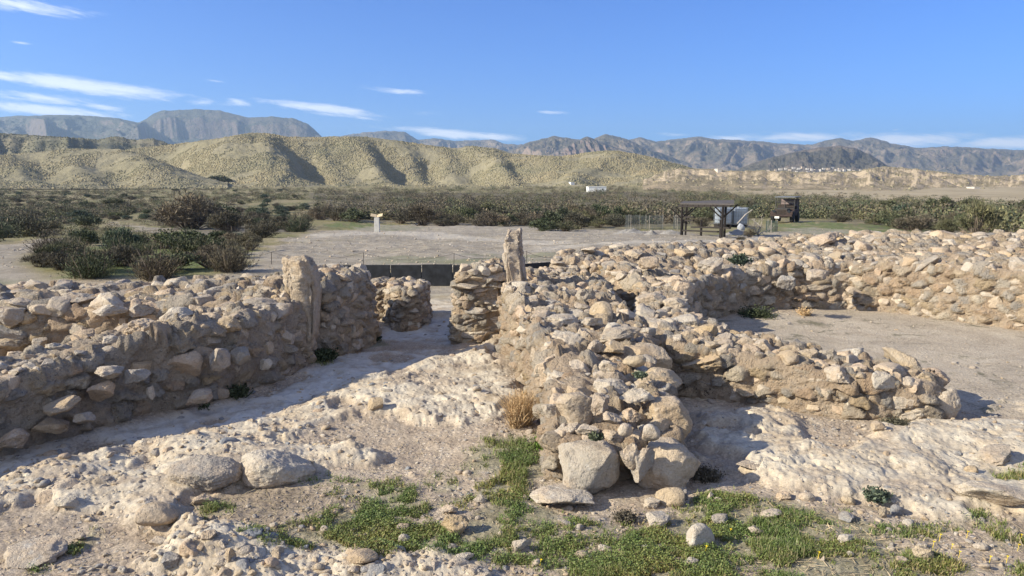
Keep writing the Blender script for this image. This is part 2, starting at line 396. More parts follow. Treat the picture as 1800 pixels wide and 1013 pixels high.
P_THICK = [pickpoly(p) for p in ([(540, 340), (1200, 338), (1200, 398), (1090, 405), (900, 399), (770, 392), (560, 386)], [(1200, 346), (1480, 348), (1960, 376), (1960, 425), (1620, 410), (1500, 388), (1420, 380), (1330, 392), (1200, 392)], [(265, 395), (300, 362), (420, 358), (480, 380), (545, 400), (530, 410), (430, 418), (330, 412)])]
P_TAN = pickpoly([(1250, 336), (1330, 342), (1420, 348), (1560, 352), (1800, 374), (2000, 390), (2200, 330), (2000, 323.5), (1300, 323.5)])
P_TRACK = [pickpoly(p) for p in ([(540, 414), (660, 408), (800, 413), (900, 422), (1010, 424), (1010, 430), (900, 429), (790, 419), (660, 413.5), (540, 421)], [(930, 436), (1100, 424), (1290, 421), (1290, 425), (1100, 429), (940, 443)])]
def zones(x, y, sc=None):
    """material weights on the ground, edges broken with noise"""
    P = np.stack([x, y], 1).astype(np.float32)
    j = fbm(P * 2.2, 4, 0.6, 11) * 0.16 + fbm(P * 9.0, 3, 0.6, 21) * 0.07
    near = (y > 1.0) & (y < 16) & (np.abs(x) < 14)
    rock = np.zeros(len(x)); chan = rock.copy(); green = rock.copy(); court = rock.copy(); soil = rock.copy()
    xn, yn, jn = x[near], y[near], j[near]
    r = np.maximum.reduce([sstep(poly_sd(xn, yn, P_RIDGE) + jn, -0.04, 0.10), sstep(poly_sd(xn, yn, P_RIGHT) + jn, -0.05, 0.12), sstep(poly_sd(xn, yn, P_BEYOND) + jn * 2, 0, 0.3)])
    c = sstep(poly_sd(xn, yn, P_CHAN) + jn * 0.5, -0.05, 0.12)
    n2 = fbm(P[near] * 1.3, 3, 0.5, 77)
    r = np.maximum(r, c * sstep(n2 + jn * 2, -0.25, 0.0))
    rock[near] = r * sstep(fbm(P[near] * 1.7, 4, 0.55, 5) + 0.55, 0.05, 0.3); chan[near] = c
    g = sstep(poly_sd(xn, yn, P_GRASS1) + jn * 1.6, -0.06, 0.14)
    for p in P_GRASS_BITS: g = np.maximum(g, sstep(poly_sd(xn, yn, p) + jn * 0.4, -0.03, 0.05))
    g = g * sstep(fbm(P[near] * 3.1, 4, 0.6, 41) + 0.42, 0.0, 0.38)
    green[near] = g
    court[near] = sstep(poly_sd(xn, yn, P_COURT) + jn, 0, 0.2)
    soil[near] = sstep(poly_sd(xn, yn, P_SOIL) + jn * 0.6, -0.04, 0.08)
    far = y > 9
    xf, yf = x[far], y[far]; Pf = P[far]
    jf = fbm(Pf * 0.35, 4, 0.6, 31) * np.clip(yf / 14, 0.35, 5)
    field = np.zeros(len(x)); fg = np.zeros(len(xf))
    f = np.maximum.reduce([sstep(poly_sd(xf, yf, P_FIELD) + jf * 0.6, -0.3, 0.5), sstep(poly_sd(xf, yf, P_PATH) + jf * 0.4, -0.2, 0.4), sstep(poly_sd(xf, yf, P_PATH2) + jf * .5, -0.3, 0.5)])
    for p in P_FGRASS: fg = np.maximum(fg, sstep(poly_sd(xf, yf, p) + jf * 0.5, -0.3, 0.6) * sstep(fbm(Pf * 1.1, 3, .6, 51) + 0.35, 0, 0.4))
    field[far] = f; green[far] = np.maximum(green[far], fg)
    plain = np.zeros(len(x)); plain[far] = sstep(yf, 11, 14) * (1 - f)
    th = np.zeros(len(xf))
    for p in P_THICK: th = np.maximum(th, sstep(poly_sd(xf, yf, p) + jf * 1.2, -1.0, 1.5) * sstep(fbm(Pf * .12, 3, .6, 55) + .75, 0, .5))
    thick = np.zeros(len(x)); thick[far] = th
    tan_ = np.zeros(len(x)); tan_[far] = sstep(poly_sd(xf, yf, P_TAN) + jf * 3, -4, 6)
    track = np.zeros(len(x)); track[far] = np.maximum.reduce([sstep(poly_sd(xf, yf, p) + jf * .3, -.25, .35) for p in P_TRACK])
    return dict(tan_soil=tan_, track=track, thick=thick, rock=rock, chan=chan, green=green, court=court, soil=soil, field=field, plain=plain)

def relief(x, y, zn):
    P = np.stack([x, y], 1).astype(np.float32); h = np.zeros(len(x))
    near = y < 30
    Pn = P[near]; rk = zn['rock'][near]; ch = zn['chan'][near]; ct = zn['court'][near]
    e = fbm(Pn * 1.1, 3, 0.5, 3) * 0.035 + fbm(Pn * 7, 4, 0.55, 4) * 0.012 + fbm(Pn * 40, 3, 0.6, 6) * 0.005
    big = fbm(Pn * 1.25, 3, 0.5, 8)
    cob1, cob2, cobr = worley(Pn * 8.5 + 0.35 * np.stack([fbm(Pn * 9, 2, .5, 60), fbm(Pn * 9, 2, .5, 61)], 1), 70)
    cob = sstep(cob2 - cob1, 0.06, 0.32) * (cobr > 0.80) * (0.5 + cobr * .5)
    crack = 1 - sstep(np.abs(fbm(Pn * 2.1 + 7, 4, 0.6, 18)), 0.0, 0.05)
    shelf = fbm(Pn * 3.4, 4, 0.55, 9); shelf = (np.floor(shelf * 6) + sstep(shelf * 6 % 1.0, 0.72, 0.97)) / 6
    rough = fbm(Pn * 13, 4, 0.65, 10) * 0.003 + fbm(Pn * 34, 4, 0.65, 12) * 0.003 + fbm(Pn @ np.array([[1.0, -7.0], [.5, 10.0]], np.float32), 3, 0.5, 13) * 0.006 - crack * 0.014
    rockh = 0.045 + big * 0.060 + shelf * 0.034 + rough
    e = e * (1 - 0.6 * ct)
    hh = e + rk * rockh * (1 - 0.45 * ch) - ch * 0.05
    amp = (1 - 0.6 * sstep(y[near], 14, 30)) * (1 - 0.6 * sstep(y[near], 8.5, 11))
    h[near] = hh * amp
    fr = ~near
    h[fr] = fbm(P[fr] * 0.25, 3, 0.5, 14) * 0.12
    h += fbm(P * 0.09, 3, .5, 15) * 0.25 * sstep(y, 20, 60)
    md = (y > 13.5) & (y < 90)
    h[md] += (fbm(P[md] * .55, 4, .55, 16) * .09 + fbm(P[md] * 2.4, 3, .6, 19) * .035) * sstep(y[md], 14.5, 19)
    return h

def ground_z(x, y):
    x = np.atleast_1d(np.asarray(x, float)); y = np.atleast_1d(np.asarray(y, float))
    return ground0(x, y) + relief(x, y, zones(x, y))

# one sheet, fine in front of the viewer, coarse elsewhere
a_f = np.linspace(-42, 42, 860); a_c = np.linspace(42, 318, 70)[1:-1]
ang = np.radians(np.concatenate([a_f, a_c])); NA = len(ang)
rad = np.concatenate([np.geomspace(1.3, 30, 760), np.geomspace(30, 6500, 210)[1:]]); NR = len(rad)
RR, AA = np.meshgrid(rad, ang, indexing='ij')
gx = (RR * np.sin(AA)).ravel(); gy = (RR * np.cos(AA)).ravel()
zn = zones(gx, gy)
gzv = ground0(gx, gy) + relief(gx, gy, zn)
V = np.stack([gx, gy, gzv], 1)
i = np.arange(NR - 1)[:, None]; j = np.arange(NA)[None, :]; jn_ = (j + 1) % NA
F = np.stack([i * NA + j, i * NA + jn_, (i + 1) * NA + jn_, (i + 1) * NA + j], -1).reshape(-1, 4)[:, ::-1]
V = np.concatenate([V, [[0, 0, 0.0]]]); c_i = len(V) - 1
cap = np.stack([np.full(NA, c_i), np.arange(NA), (np.arange(NA) + 1) % NA, np.full(NA, c_i)], 1)

m, n = material('dry_ground'); geo = n.node('ShaderNodeNewGeometry'); P = geo.outputs['Position']
def att(k):
    a = n.node('ShaderNodeAttribute'); a.attribute_name = k; return a.outputs['Fac']
fine = n.noise(P, 60, 5, 0.7); mid = n.noise(P, 5.5, 6, 0.62); lowf = n.noise(P, 0.9, 4, 0.55)
vcol = n.node('ShaderNodeSeparateColor'); n.l.new(n.voro(P, 30, out='Color'), vcol.inputs[0])
vd = n.voro(P, 30.0)
vcol2 = n.node('ShaderNodeSeparateColor'); n.l.new(n.voro(P, 95, out='Color'), vcol2.inputs[0])
soil = n.ramp(mid, [(0.3, (0.32, 0.25, 0.185)), (0.55, (0.40, 0.325, 0.245)), (0.75, (0.45, 0.38, 0.30))])
peb = n.math('MULTIPLY', n.rng(vd, 0.42, 0.28), n.rng(vcol.outputs[0], 0.5, 0.62))
pebc = n.ramp(vcol.outputs[1], [(0, (0.52, 0.46, 0.38)), (0.4, (0.30, 0.27, 0.24)), (0.7, (0.45, 0.33, 0.24)), (1, (0.56, 0.52, 0.46))])
grav = n.mix(n.math('MULTIPLY', peb, 0.75), soil, pebc)
grav = n.mix(0.6, grav, n.ramp(vcol2.outputs[0], [(0, (0.55, 0.53, 0.5)), (0.6, (1.0, 1.0, 1.0)), (1, (1.4, 1.37, 1.3))]), 'MULTIPLY')
rockc = n.ramp(n.noise(P, 3.6, 7, 0.66, 0.5), [(0.28, (0.36, 0.28, 0.19)), (0.43, (0.48, 0.40, 0.295)), (0.58, (0.56, 0.495, 0.39)), (0.72, (0.45, 0.375, 0.28))])
rockc = n.mix(n.rng(n.noise(P, 14, 6, 0.7), 0.52, 0.68, 0, 0.55), rockc, (0.25, 0.23, 0.205))
rockc = n.mix(n.rng(n.noise(P, 1.6, 7, 0.7, 0.6), 0.50, 0.60, 0, 0.75), rockc, grav)
rockc = n.mix(0.5, rockc, n.ramp(fine, [(0.3, (0.55, 0.53, 0.5)), (0.7, (1.25, 1.23, 1.2))]), 'MULTIPLY')
white = n.ramp(n.noise(P, 6.0, 6, 0.7, 0.4), [(0.35, (0.36, 0.31, 0.255)), (0.5, (0.52, 0.49, 0.44)), (0.7, (0.62, 0.60, 0.56))])
rockc = n.mix(n.math('MULTIPLY', att('chan'), 0.75), rockc, white)
courtc = n.ramp(n.noise(P, 2.4, 6, 0.66, 0.6), [(0.3, (0.34, 0.28, 0.21)), (0.5, (0.41, 0.345, 0.265)), (0.66, (0.45, 0.385, 0.30))])
weed = n.math('MULTIPLY', n.rng(n.noise(P, 3.2, 7, 0.72, 1.0), 0.53, 0.62), n.rng(lowf, 0.40, 0.6))
courtc = n.mix(n.math('MULTIPLY', weed, 0.85), courtc, (0.14, 0.13, 0.085))
courtc = n.mix(n.rng(n.noise(P, 0.8, 6, 0.7, 0.8), 0.5, 0.62, 0, 0.45), courtc, (0.30, 0.255, 0.20))
courtc = n.mix(0.5, courtc, n.ramp(vcol2.outputs[0], [(0, (0.6, 0.58, 0.55)), (0.6, (1.0, 1.0, 1.0)), (1, (1.3, 1.28, 1.25))]), 'MULTIPLY')
dark = n.ramp(mid, [(0.3, (0.20, 0.155, 0.11)), (0.7, (0.31, 0.25, 0.185))])
fieldc = n.ramp(n.noise(P, 1.1, 7, 0.7, 0.4), [(0.3, (0.205, 0.175, 0.13)), (0.5, (0.295, 0.255, 0.20)), (0.7, (0.375, 0.33, 0.265))])
fieldc = n.mix(n.rng(n.noise(P, 0.45, 6, 0.7, 0.6), 0.55, 0.68, 0, 0.5), fieldc, (0.25, 0.225, 0.13))
fieldc = n.mix(0.5, fieldc, n.ramp(n.noise(P, 9.0, 4, 0.75), [(0.3, (0.6, 0.58, 0.55)), (0.7, (1.3, 1.3, 1.3))]), 'MULTIPLY')
plainc = n.ramp(n.noise(P, 0.11, 7, 0.68, 0.5), [(0.3, (0.10, 0.10, 0.05)), (0.45, (0.20, 0.18, 0.085)), (0.58, (0.26, 0.21, 0.13)), (0.72, (0.14, 0.145, 0.055))])
plainc = n.mix(0.6, plainc, n.ramp(n.noise(P, 1.6, 5, 0.7), [(0.3, (0.5, 0.5, 0.47)), (0.7, (1.3, 1.3, 1.25))]), 'MULTIPLY')
grassc = n.ramp(n.noise(P, 2.4, 5, 0.65), [(0.3, (0.075, 0.10, 0.035)), (0.55, (0.115, 0.15, 0.05)), (0.7, (0.17, 0.165, 0.08))])
col = n.mix(att('rock'), grav, rockc)
col = n.mix(att('court'), col, courtc)
col = n.mix(n.math('MULTIPLY', att('soil'), 0.7), col, dark)
col = n.mix(att('field'), col, fieldc)
col = n.mix(n.math('MULTIPLY', att('track'), 0.65), col, n.ramp(n.noise(P, 6, 5, .7), [(.3, (.38, .335, .27)), (.7, (.50, .45, .375))]))
col = n.mix(att('plain'), col, plainc)
col = n.mix(n.math('MULTIPLY', att('tan_soil'), 0.85), col, n.ramp(n.noise(P, 0.05, 7, .7), [(.3, (.24, .195, .12)), (.5, (.36, .29, .19)), (.7, (.42, .35, .24))]))
col = n.mix(n.math('MULTIPLY', att('thick'), 0.8), col, n.ramp(n.noise(P, 0.5, 6, .7), [(.3, (.085, .075, .05)), (.7, (.15, .125, .085))]))
col = n.mix(n.math('MULTIPLY', att('green'), n.math('ADD', 0.38, n.math('MULTIPLY', att('plain'), 0.4))), col, grassc)
hgt = n.math('ADD', n.math('MULTIPLY', n.noise(P, 38, 7, 0.7), 0.8), n.math('MULTIPLY', peb, 0.5))
hgt = n.math('MULTIPLY', hgt, n.math('SUBTRACT', 1.0, n.math('MULTIPLY', att('rock'), 0.45)))
n.out(col, 0.95, n.bump(hgt, 0.8, 0.02), spec=0.15)
M['ground'] = m
me = mesh_np('ground', V, np.concatenate([F, cap[:, :]])[:len(F)], m, True, {k: np.append(v, 0) for k, v in zn.items()})
ground = tag(obj('ground', me), 'dry stony ground with pale bedrock and gravel', kind='structure')

# ------------------------------------------------------------------ hills and mountains, each a height field at its own distance
from mathutils.bvhtree import BVHTree
HILL_TREES = {}
def ridge(name, mat, sky_pts, Rk, front, back, zf, spur=(90, 0.45), gullies=(), rough=1.0, nu=420, nt=110, cliff=None, fine=0.0, u_rng=None, seed=0, slant=0.0, kind='structure', jag=0.6, key=None, spur_t=1.9, cap=0.12, soft=False, pexp=1.0):
    sp = np.array(sky_pts, float)
    u0, u1 = u_rng or (sp[0, 0], sp[-1, 0])
    us = np.linspace(u0, u1, nu); pys = np.interp(us, sp[:, 0], sp[:, 1])
    ker = np.hanning(9); ker /= ker.sum(); pys = np.convolve(np.pad(pys, 4, 'edge'), ker, 'valid')
    pys = pys + fbm(np.stack([us / 9.0, us * 0 + seed], 1), 4, 0.6, seed + 5) * jag * 2.2
    d1 = math.cos(PITCH) + (506.5 - pys) / FPX * math.sin(PITCH)
    d2 = -math.sin(PITCH) + (506.5 - pys) / FPX * math.cos(PITCH)
    H = CAM_H + d2 / d1 * Rk; kx = (us - 900) / FPX / d1
    nb = max(6, nt // 5)
    t = np.concatenate([np.linspace(-back / front, 0, nb)[:-1], np.linspace(0, 1.0, nt)])
    U, T = np.meshgrid(us, t, indexing='ij'); Hh = np.repeat(H[:, None], len(t), 1)
    sh = U - slant * T
    q = np.stack([sh.ravel() / spur[0], T.ravel() * spur_t], 1)
    qw = q + 0.40 * np.stack([fbm(q * 1.3, 2, 0.5, seed + 1), fbm(q * 1.3 + 9, 2, 0.5, seed + 2)], 1)
    s = (fbm(qw, 3, 0.42, seed + 3) * 1.25 if soft else fbm(qw, 5, 0.52, seed + 3, 'ridge')).reshape(U.shape)
    tt = T.copy(); pos = T > 0
    tt[pos] = (T - spur[1] * s * T * (1 - T) * 1.4)[pos]
    for g0, g1, wl, wr, dp in gullies:
        du = U - (g0 + (g1 - g0) * T)
        v = np.where(du < 0, np.exp(-(du / wl) ** 2), np.exp(-(du / wr) ** 2))
        tt = tt + np.where(pos, dp * v * np.sin(np.clip(T, 0, 1) * math.pi) ** 0.7, 0)
    tt = np.clip(tt, -2, 1)
    p = np.where(tt < 0, 0.5 * (1 + np.cos(math.pi * np.clip(tt * front / back, -1, 0))), 0.5 * (1 + np.cos(math.pi * np.clip(tt, 0, 1))))
    p = np.where(tt > 0, p ** pexp, p)
    if cliff:
        a, b, c0, c1, frac = cliff        # from u a to b: cap, then cliff, then talus
        wgt = sstep(us, a - 12, a + 12) * (1 - sstep(us, b - 15, b + 15))
        ct = np.clip(T + .4 * (tt - T), 0, 1)
        pc = np.interp(ct, [0, c0, c1, 1], [1, frac + 0.28, frac, 0]); pc = pc - np.where((ct > c1), 0.10 * np.sin(np.clip((ct - c1) / (1 - c1), 0, 1) * math.pi), 0)
        p = np.where(tt > 0, p * (1 - wgt[:, None]) + pc * wgt[:, None], p)
    Z = zf + (Hh - zf) * p
    Yd = Rk - front * T; Xd = kx[:, None] * Yd
    Pn = np.stack([Xd.ravel(), Yd.ravel()], 1)
    sz = front / 6.0
    Z = Z + (fbm(Pn / sz, 5, 0.55, seed + 8) * rough * front * 0.018).reshape(Z.shape) * np.clip(T * 6, 0, 1) * np.clip((1 - T) * 4, 0, 1)
    Z = Z + (fbm(Pn / (front / 16.0), 4, 0.55, seed + 12, 'ridge') * rough * front * (0.0 if soft else 0.010)).reshape(Z.shape) * np.clip(T * 5, 0, 1) * np.clip((1 - T) * 4, 0, 1)
    cap_ = CAM_H + (Hh - CAM_H) * (1 - front * T / Rk) * (1 - cap * np.clip(T, 0, 1)); Z = np.where(T > 0, np.where(Z > cap_, cap_ + (Z - cap_) * .06, Z), Z)
    if fine: Z = Z + (fbm(Pn / fine, 3, 0.6, seed + 9) * fine * 0.13).reshape(Z.shape)
    V = np.stack([Xd.ravel(), Yd.ravel(), Z.ravel()], 1)
    a_, b_ = len(us), len(t)
    ii = np.arange(a_ - 1)[:, None] * b_; jj = np.arange(b_ - 1)[None, :]
    F = np.stack([ii + jj, ii + jj + 1, ii + b_ + jj + 1, ii + b_ + jj], -1).reshape(-1, 4)
    me = mesh_np(name, V, F, mat, True)
    o = tag(obj(name, me), None, kind=kind)
    HILL_TREES[key or name] = (V, F)
    return o, us, t, V.reshape(a_, b_, 3)

def hill_hit(name, px, py):
    if not isinstance(HILL_TREES[name], BVHTree):
        V, F = HILL_TREES[name]; HILL_TREES[name] = BVHTree.FromPolygons([tuple(v) for v in V.tolist()], F.tolist())
    d = px_dir(px, py); h = HILL_TREES[name].ray_cast(Vector((0, 0, CAM_H)), Vector(d).normalized())
    return h[0]

def terrain_mat(name, scrub, soil_, rock_, sc, bsc, bdist, steep=(0.75, 0.5)):
    m, n = material(name); geo = n.node('ShaderNodeNewGeometry'); P = geo.outputs['Position']
    c = n.mix(n.rng(n.noise(P, sc, 7, 0.68, 0.3), 0.42, 0.60), scrub, soil_)
    c = n.mix(n.rng(n.noise(P, sc * 6, 5, 0.7), 0.45, 0.62, 0, 0.6), c, scrub)
    sx = n.node('ShaderNodeSeparateXYZ'); n.l.new(geo.outputs['True Normal'], sx.inputs[0])
    st = n.math('ADD', sx.outputs[2], n.math('MULTIPLY', n.math('SUBTRACT', n.noise(P, sc * 3, 5, 0.7), 0.5), 0.6))
    c = n.mix(n.rng(st, steep[0], steep[1]), c, rock_)
    n.out(c, 0.95, n.bump(n.noise(P, bsc, 7, 0.72), 0.8, bdist), spec=0.1); return m
M['far'] = terrain_mat('far_mountain_slopes', (0.12, 0.108, 0.075), (0.25, 0.20, 0.14), (0.31, 0.23, 0.17), 0.004, 0.012, 60.0, (0.66, 0.38))
M['rockr'] = terrain_mat('dark_strata_slopes', (0.105, 0.095, 0.07), (0.19, 0.15, 0.115), (0.23, 0.17, 0.14), 0.006, 0.02, 35.0, (0.62, 0.36))
M['hill'] = terrain_mat('esparto_hill_soil', (0.245, 0.215, 0.135), (0.28, 0.245, 0.16), (0.34, 0.275, 0.185), 0.02, 0.5, 1.2, (0.7, 0.4))
M['bad'] = terrain_mat('badland_slopes', (0.235, 0.195, 0.125), (0.36, 0.285, 0.19), (0.45, 0.36, 0.25), 0.018, 0.12, 5.0, (0.96, 0.86))

M['mesa'] = terrain_mat('mesa_slopes', (0.095, 0.10, 0.078), (0.155, 0.14, 0.11), (0.19, 0.155, 0.13), 0.004, 0.012, 60.0, (0.62, 0.34))
ridge('mountains', M['mesa'], [(-700, 230), (-300, 214), (0, 206), (30, 204), (110, 202), (150, 203), (200, 207), (243, 216), (255, 211), (266, 202), (280, 195), (345, 192), (385, 194), (438, 207), (480, 205), (520, 209), (543, 219), (560, 234), (580, 256), (640, 275)],
      4200, 1500, 900, 0, (120, 0.60), nu=700, nt=170, cliff=(252, 560, 0.12, 0.155, 0.55), seed=3, slant=60, rough=0.9)
ridge('mountains', M['far'], [(540, 256), (600, 239), (640, 233), (680, 230), (712, 232), (734, 247), (760, 243), (800, 248), (850, 246), (866, 245), (886, 253), (912, 254), (950, 256), (1010, 262), (1060, 280)],
      5200, 1400, 900, 0, (75, 0.6), nu=380, nt=100, seed=13, slant=30)
ridge('mountains', M['far'], [(1060, 262), (1090, 250), (1125, 241), (1155, 249), (1185, 245), (1230, 240), (1260, 245), (1330, 248), (1365, 252), (1425, 255), (1455, 246), (1478, 242), (1497, 248), (1515, 245), (1532, 241), (1546, 245), (1570, 253), (1610, 260), (1660, 258), (1700, 259), (1750, 262), (1795, 264), (2000, 268), (2400, 255), (2700, 262)],
      4600, 1700, 900, 0, (105, 0.66), nu=820, nt=170, seed=23, slant=-50, rough=1.6, key='hill_right')
ridge('mountains', M['far'], [(850, 282), (900, 263), (930, 250), (975, 239), (1005, 244), (1040, 246), (1064, 235), (1100, 244), (1140, 262), (1180, 276), (1215, 288), (1270, 302)],
      3600, 1000, 700, 0, (75, 0.6), nu=420, nt=120, seed=33, slant=60, rough=1.2)
ridge('mountains', M['rockr'], [(930, 292), (985, 262), (1010, 249), (1032, 240), (1048, 246), (1080, 258), (1110, 268), (1155, 288)],
      3000, 600, 500, 0, (22, 0.6), nu=300, nt=100, seed=43, slant=70, rough=1.4)
ridge('mountains', M['rockr'], [(1240, 314), (1290, 300), (1330, 284), (1390, 268), (1440, 259), (1475, 256), (1505, 261), (1530, 272), (1555, 288), (1590, 306)],
      2300, 700, 400, 0, (70, 0.45), nu=380, nt=110, seed=53, slant=20, rough=1.2, key='hill_cone')
BAD = ridge('badlands', M['bad'], [(1130, 318), (1180, 296), (1240, 297), (1290, 302), (1350, 301), (1420, 304), (1480, 303), (1520, 300), (1552, 294), (1590, 296), (1640, 302), (1690, 309), (1750, 311), (1800, 309), (2000, 304), (2500, 298)],
      900, 640, 300, -3.0, (80, 0.5), nu=620, nt=170, seed=63, rough=0.9, pexp=.62, cap=.04, slant=-30, jag=0.9)
HILLS = []
M['hill_far'] = terrain_mat('far_hill_soil', (0.17, 0.16, 0.105), (0.23, 0.20, 0.135), (0.27, 0.22, 0.15), 0.02, 0.5, 1.2, (0.7, 0.4))
HILLS.append(ridge('foothills', M['hill_far'], [(-600, 250), (-200, 232), (0, 235), (60, 239), (130, 243), (170, 246), (205, 240), (235, 247), (268, 243), (300, 254), (340, 272), (420, 300)],
      760, 300, 150, 0, (70, 0.45), nu=420, nt=110, seed=73, slant=-40, fine=3, spur_t=.8, soft=True, cap=.03, gullies=[(205, 300, 40, 60, 0.22), (272, 330, 30, 50, 0.25)]))
HILLS.append(ridge('foothills', M['hill'], [(170, 275), (225, 263), (260, 259), (300, 255), (380, 245), (438, 235), (472, 235), (505, 241), (540, 242), (600, 240), (640, 241), (680, 245), (740, 254), (800, 261), (830, 257), (872, 261), (900, 270), (940, 274), (985, 276), (1040, 268), (1080, 265), (1130, 274), (1200, 291), (1270, 312), (1340, 326)],
      560, 190, 160, -0.6, (130, 0.42), nu=760, nt=170, seed=83, slant=-60, fine=3, spur_t=.8, soft=True, cap=.03, jag=0.3, key='hill_main',
      gullies=[(235, 360, 60, 80, 0.26), (490, 610, 44, 90, 0.26), (655, 765, 30, 80, 0.36), (738, 818, 26, 60, 0.30), (808, 885, 28, 55, 0.28), (885, 960, 24, 60, 0.22), (580, 690, 40, 60, 0.14), (1010, 1080, 40, 70, .16)]))
HILLS.append(ridge('foothills', M['hill'], [(-700, 270), (-200, 274), (0, 274), (60, 268), (130, 262), (210, 262), (250, 272), (300, 291), (350, 309), (400, 322)],
      440, 130, 120, -0.6, (120, 0.30), nu=460, nt=120, seed=93, slant=-40, fine=3, spur_t=.8, soft=True, cap=.03, jag=0.3, gullies=[(60, 120, 40, 70, .2), (150, 230, 40, 70, .2)]))
# ================================================================== stones
def icosphere(sub):
    t = (1 + 5 ** 0.5) / 2
    v = np.array([(-1, t, 0), (1, t, 0), (-1, -t, 0), (1, -t, 0), (0, -1, t), (0, 1, t), (0, -1, -t), (0, 1, -t), (t, 0, -1), (t, 0, 1), (-t, 0, -1), (-t, 0, 1)], float)
    v /= np.linalg.norm(v[0])
    f = np.array([(0, 11, 5), (0, 5, 1), (0, 1, 7), (0, 7, 10), (0, 10, 11), (1, 5, 9), (5, 11, 4), (11, 10, 2), (10, 7, 6), (7, 1, 8), (3, 9, 4), (3, 4, 2), (3, 2, 6), (3, 6, 8), (3, 8, 9), (4, 9, 5), (2, 4, 11), (6, 2, 10), (8, 6, 7), (9, 8, 1)])
    for _ in range(sub):
        e = np.sort(np.concatenate([f[:, [0, 1]], f[:, [1, 2]], f[:, [2, 0]]]), 1)
        ue, inv = np.unique(e, axis=0, return_inverse=True); inv = inv.reshape(-1)
        mid = v[ue].mean(1); mid /= np.linalg.norm(mid, axis=1)[:, None]
        o = len(v); v = np.concatenate([v, mid]); k = len(f)
        a, b, c = inv[:k] + o, inv[k:2 * k] + o, inv[2 * k:] + o
        f = np.concatenate([np.stack([f[:, 0], a, c], 1), np.stack([f[:, 1], b, a], 1), np.stack([f[:, 2], c, b], 1), np.stack([a, b, c], 1)])
    return v, f
ICO = {k: icosphere(k) for k in (1, 2, 3, 4, 5)}

def rock_shape(sub, seed, cuts=14, lo=0.55, hi=0.9, soft=0.05, rough=0.05, lumpy=0.12):
    """a broken stone: a ball trimmed by random flat breaks, then weathered; fits a unit box of half size 1"""
    r = np.random.default_rng(seed); v, f = ICO[sub]; p = v * 1.15
    p = p * (1 + lumpy * fbm(v * 1.3 + seed, 2, 0.5, seed))[:, None]
    for k in range(cuts):
        nrm = r.normal(size=3); nrm /= np.linalg.norm(nrm)
        d = p @ nrm - r.uniform(lo, hi)
        cut = 0.5 * (d + np.sqrt(d * d + soft * soft * 0.25))
        p = p - cut[:, None] * nrm
    nn = p / np.linalg.norm(p, axis=1)[:, None]
    p = p + nn * (fbm(p * 2.6 + 5, 4, 0.55, seed + 3) * rough * 1.3 + fbm(p * 9 + 1, 4, 0.6, seed + 4, 'billow') * rough * 0.55)[:, None]
    if sub >= 4:
        pits = fbm(p * 16, 3, 0.6, seed + 6); p = p - nn * (np.clip(pits - 0.25, 0, 1) * rough * 0.9)[:, None]
    mn, mx = p.min(0), p.max(0)
    return ((p - (mn + mx) / 2) / ((mx - mn) / 2)), f

SHAPES = []      # (low-res, high-res) pairs of the same stone
for k in range(26):
    kw = dict(cuts=int(R.integers(9, 18)), lo=float(R.uniform(0.40, 0.58)), hi=0.88, soft=float(R.uniform(0.02, 0.09)), rough=float(R.uniform(0.08, 0.15)), lumpy=0.2)
    SHAPES.append((rock_shape(3, 100 + k, **kw), rock_shape(4, 100 + k, **kw), rock_shape(2, 100 + k, **kw)))
ROUND = [(rock_shape(3, 300 + k, cuts=4, lo=0.75, hi=0.95, soft=0.3, rough=0.03), rock_shape(4, 300 + k, cuts=4, lo=0.75, hi=0.95, soft=0.3, rough=0.03), rock_shape(2, 300 + k, cuts=4, lo=.75, hi=.95, soft=.3, rough=.03)) for k in range(6)]
def block_shape(sub_, seed, e=0.5):
    """a roughly squared rubble block"""
    r = np.random.default_rng(seed); v, f = ICO[sub_]; p = np.sign(v) * np.abs(v) ** e
    for k in range(13):
        nrm = r.normal(size=3); nrm /= np.linalg.norm(nrm); d = p @ nrm - r.uniform(0.64, 1.0)
        p = p - (0.5 * (d + np.sqrt(d * d + 0.0005)))[:, None] * nrm
    nn = v
    p = p + nn * (fbm(p * 2.4 + seed, 4, 0.55, seed) * 0.10 + fbm(p * 6 + 1, 4, 0.6, seed + 4, 'billow') * 0.045)[:, None]
    if sub_ >= 4: p = p - nn * (np.clip(fbm(p * 14, 3, 0.6, seed + 6) - .2, 0, 1) * .09)[:, None]
    mn, mx = p.min(0), p.max(0); return ((p - (mn + mx) / 2) / ((mx - mn) / 2)), f
NBL = 14
BLOCKS = []
for k in range(NBL): BLOCKS.append(tuple(block_shape(q, 400 + k, .45 + .3 * (k % 3) / 2) for q in (3, 4, 2)))
ALLSH = SHAPES + ROUND + BLOCKS
BL0 = len(SHAPES) + len(ROUND)
def any_shape(): return int(R.integers(0, len(SHAPES))) if R.random() < .42 else BL0 + int(R.integers(0, NBL))
STONE_ME = {}
def stone_mesh(k, mat):
    if (k, mat) not in STONE_ME: STONE_ME[(k, mat)] = mesh_np('stone', ALLSH[k][1][0], ALLSH[k][1][1], M[mat], True)
    return STONE_ME[(k, mat)]

def rot_m(tx, ty, tz):
    return np.array((Matrix.Rotation(tz, 3, 'Z') @ Matrix.Rotation(ty, 3, 'Y') @ Matrix.Rotation(tx, 3, 'X')))

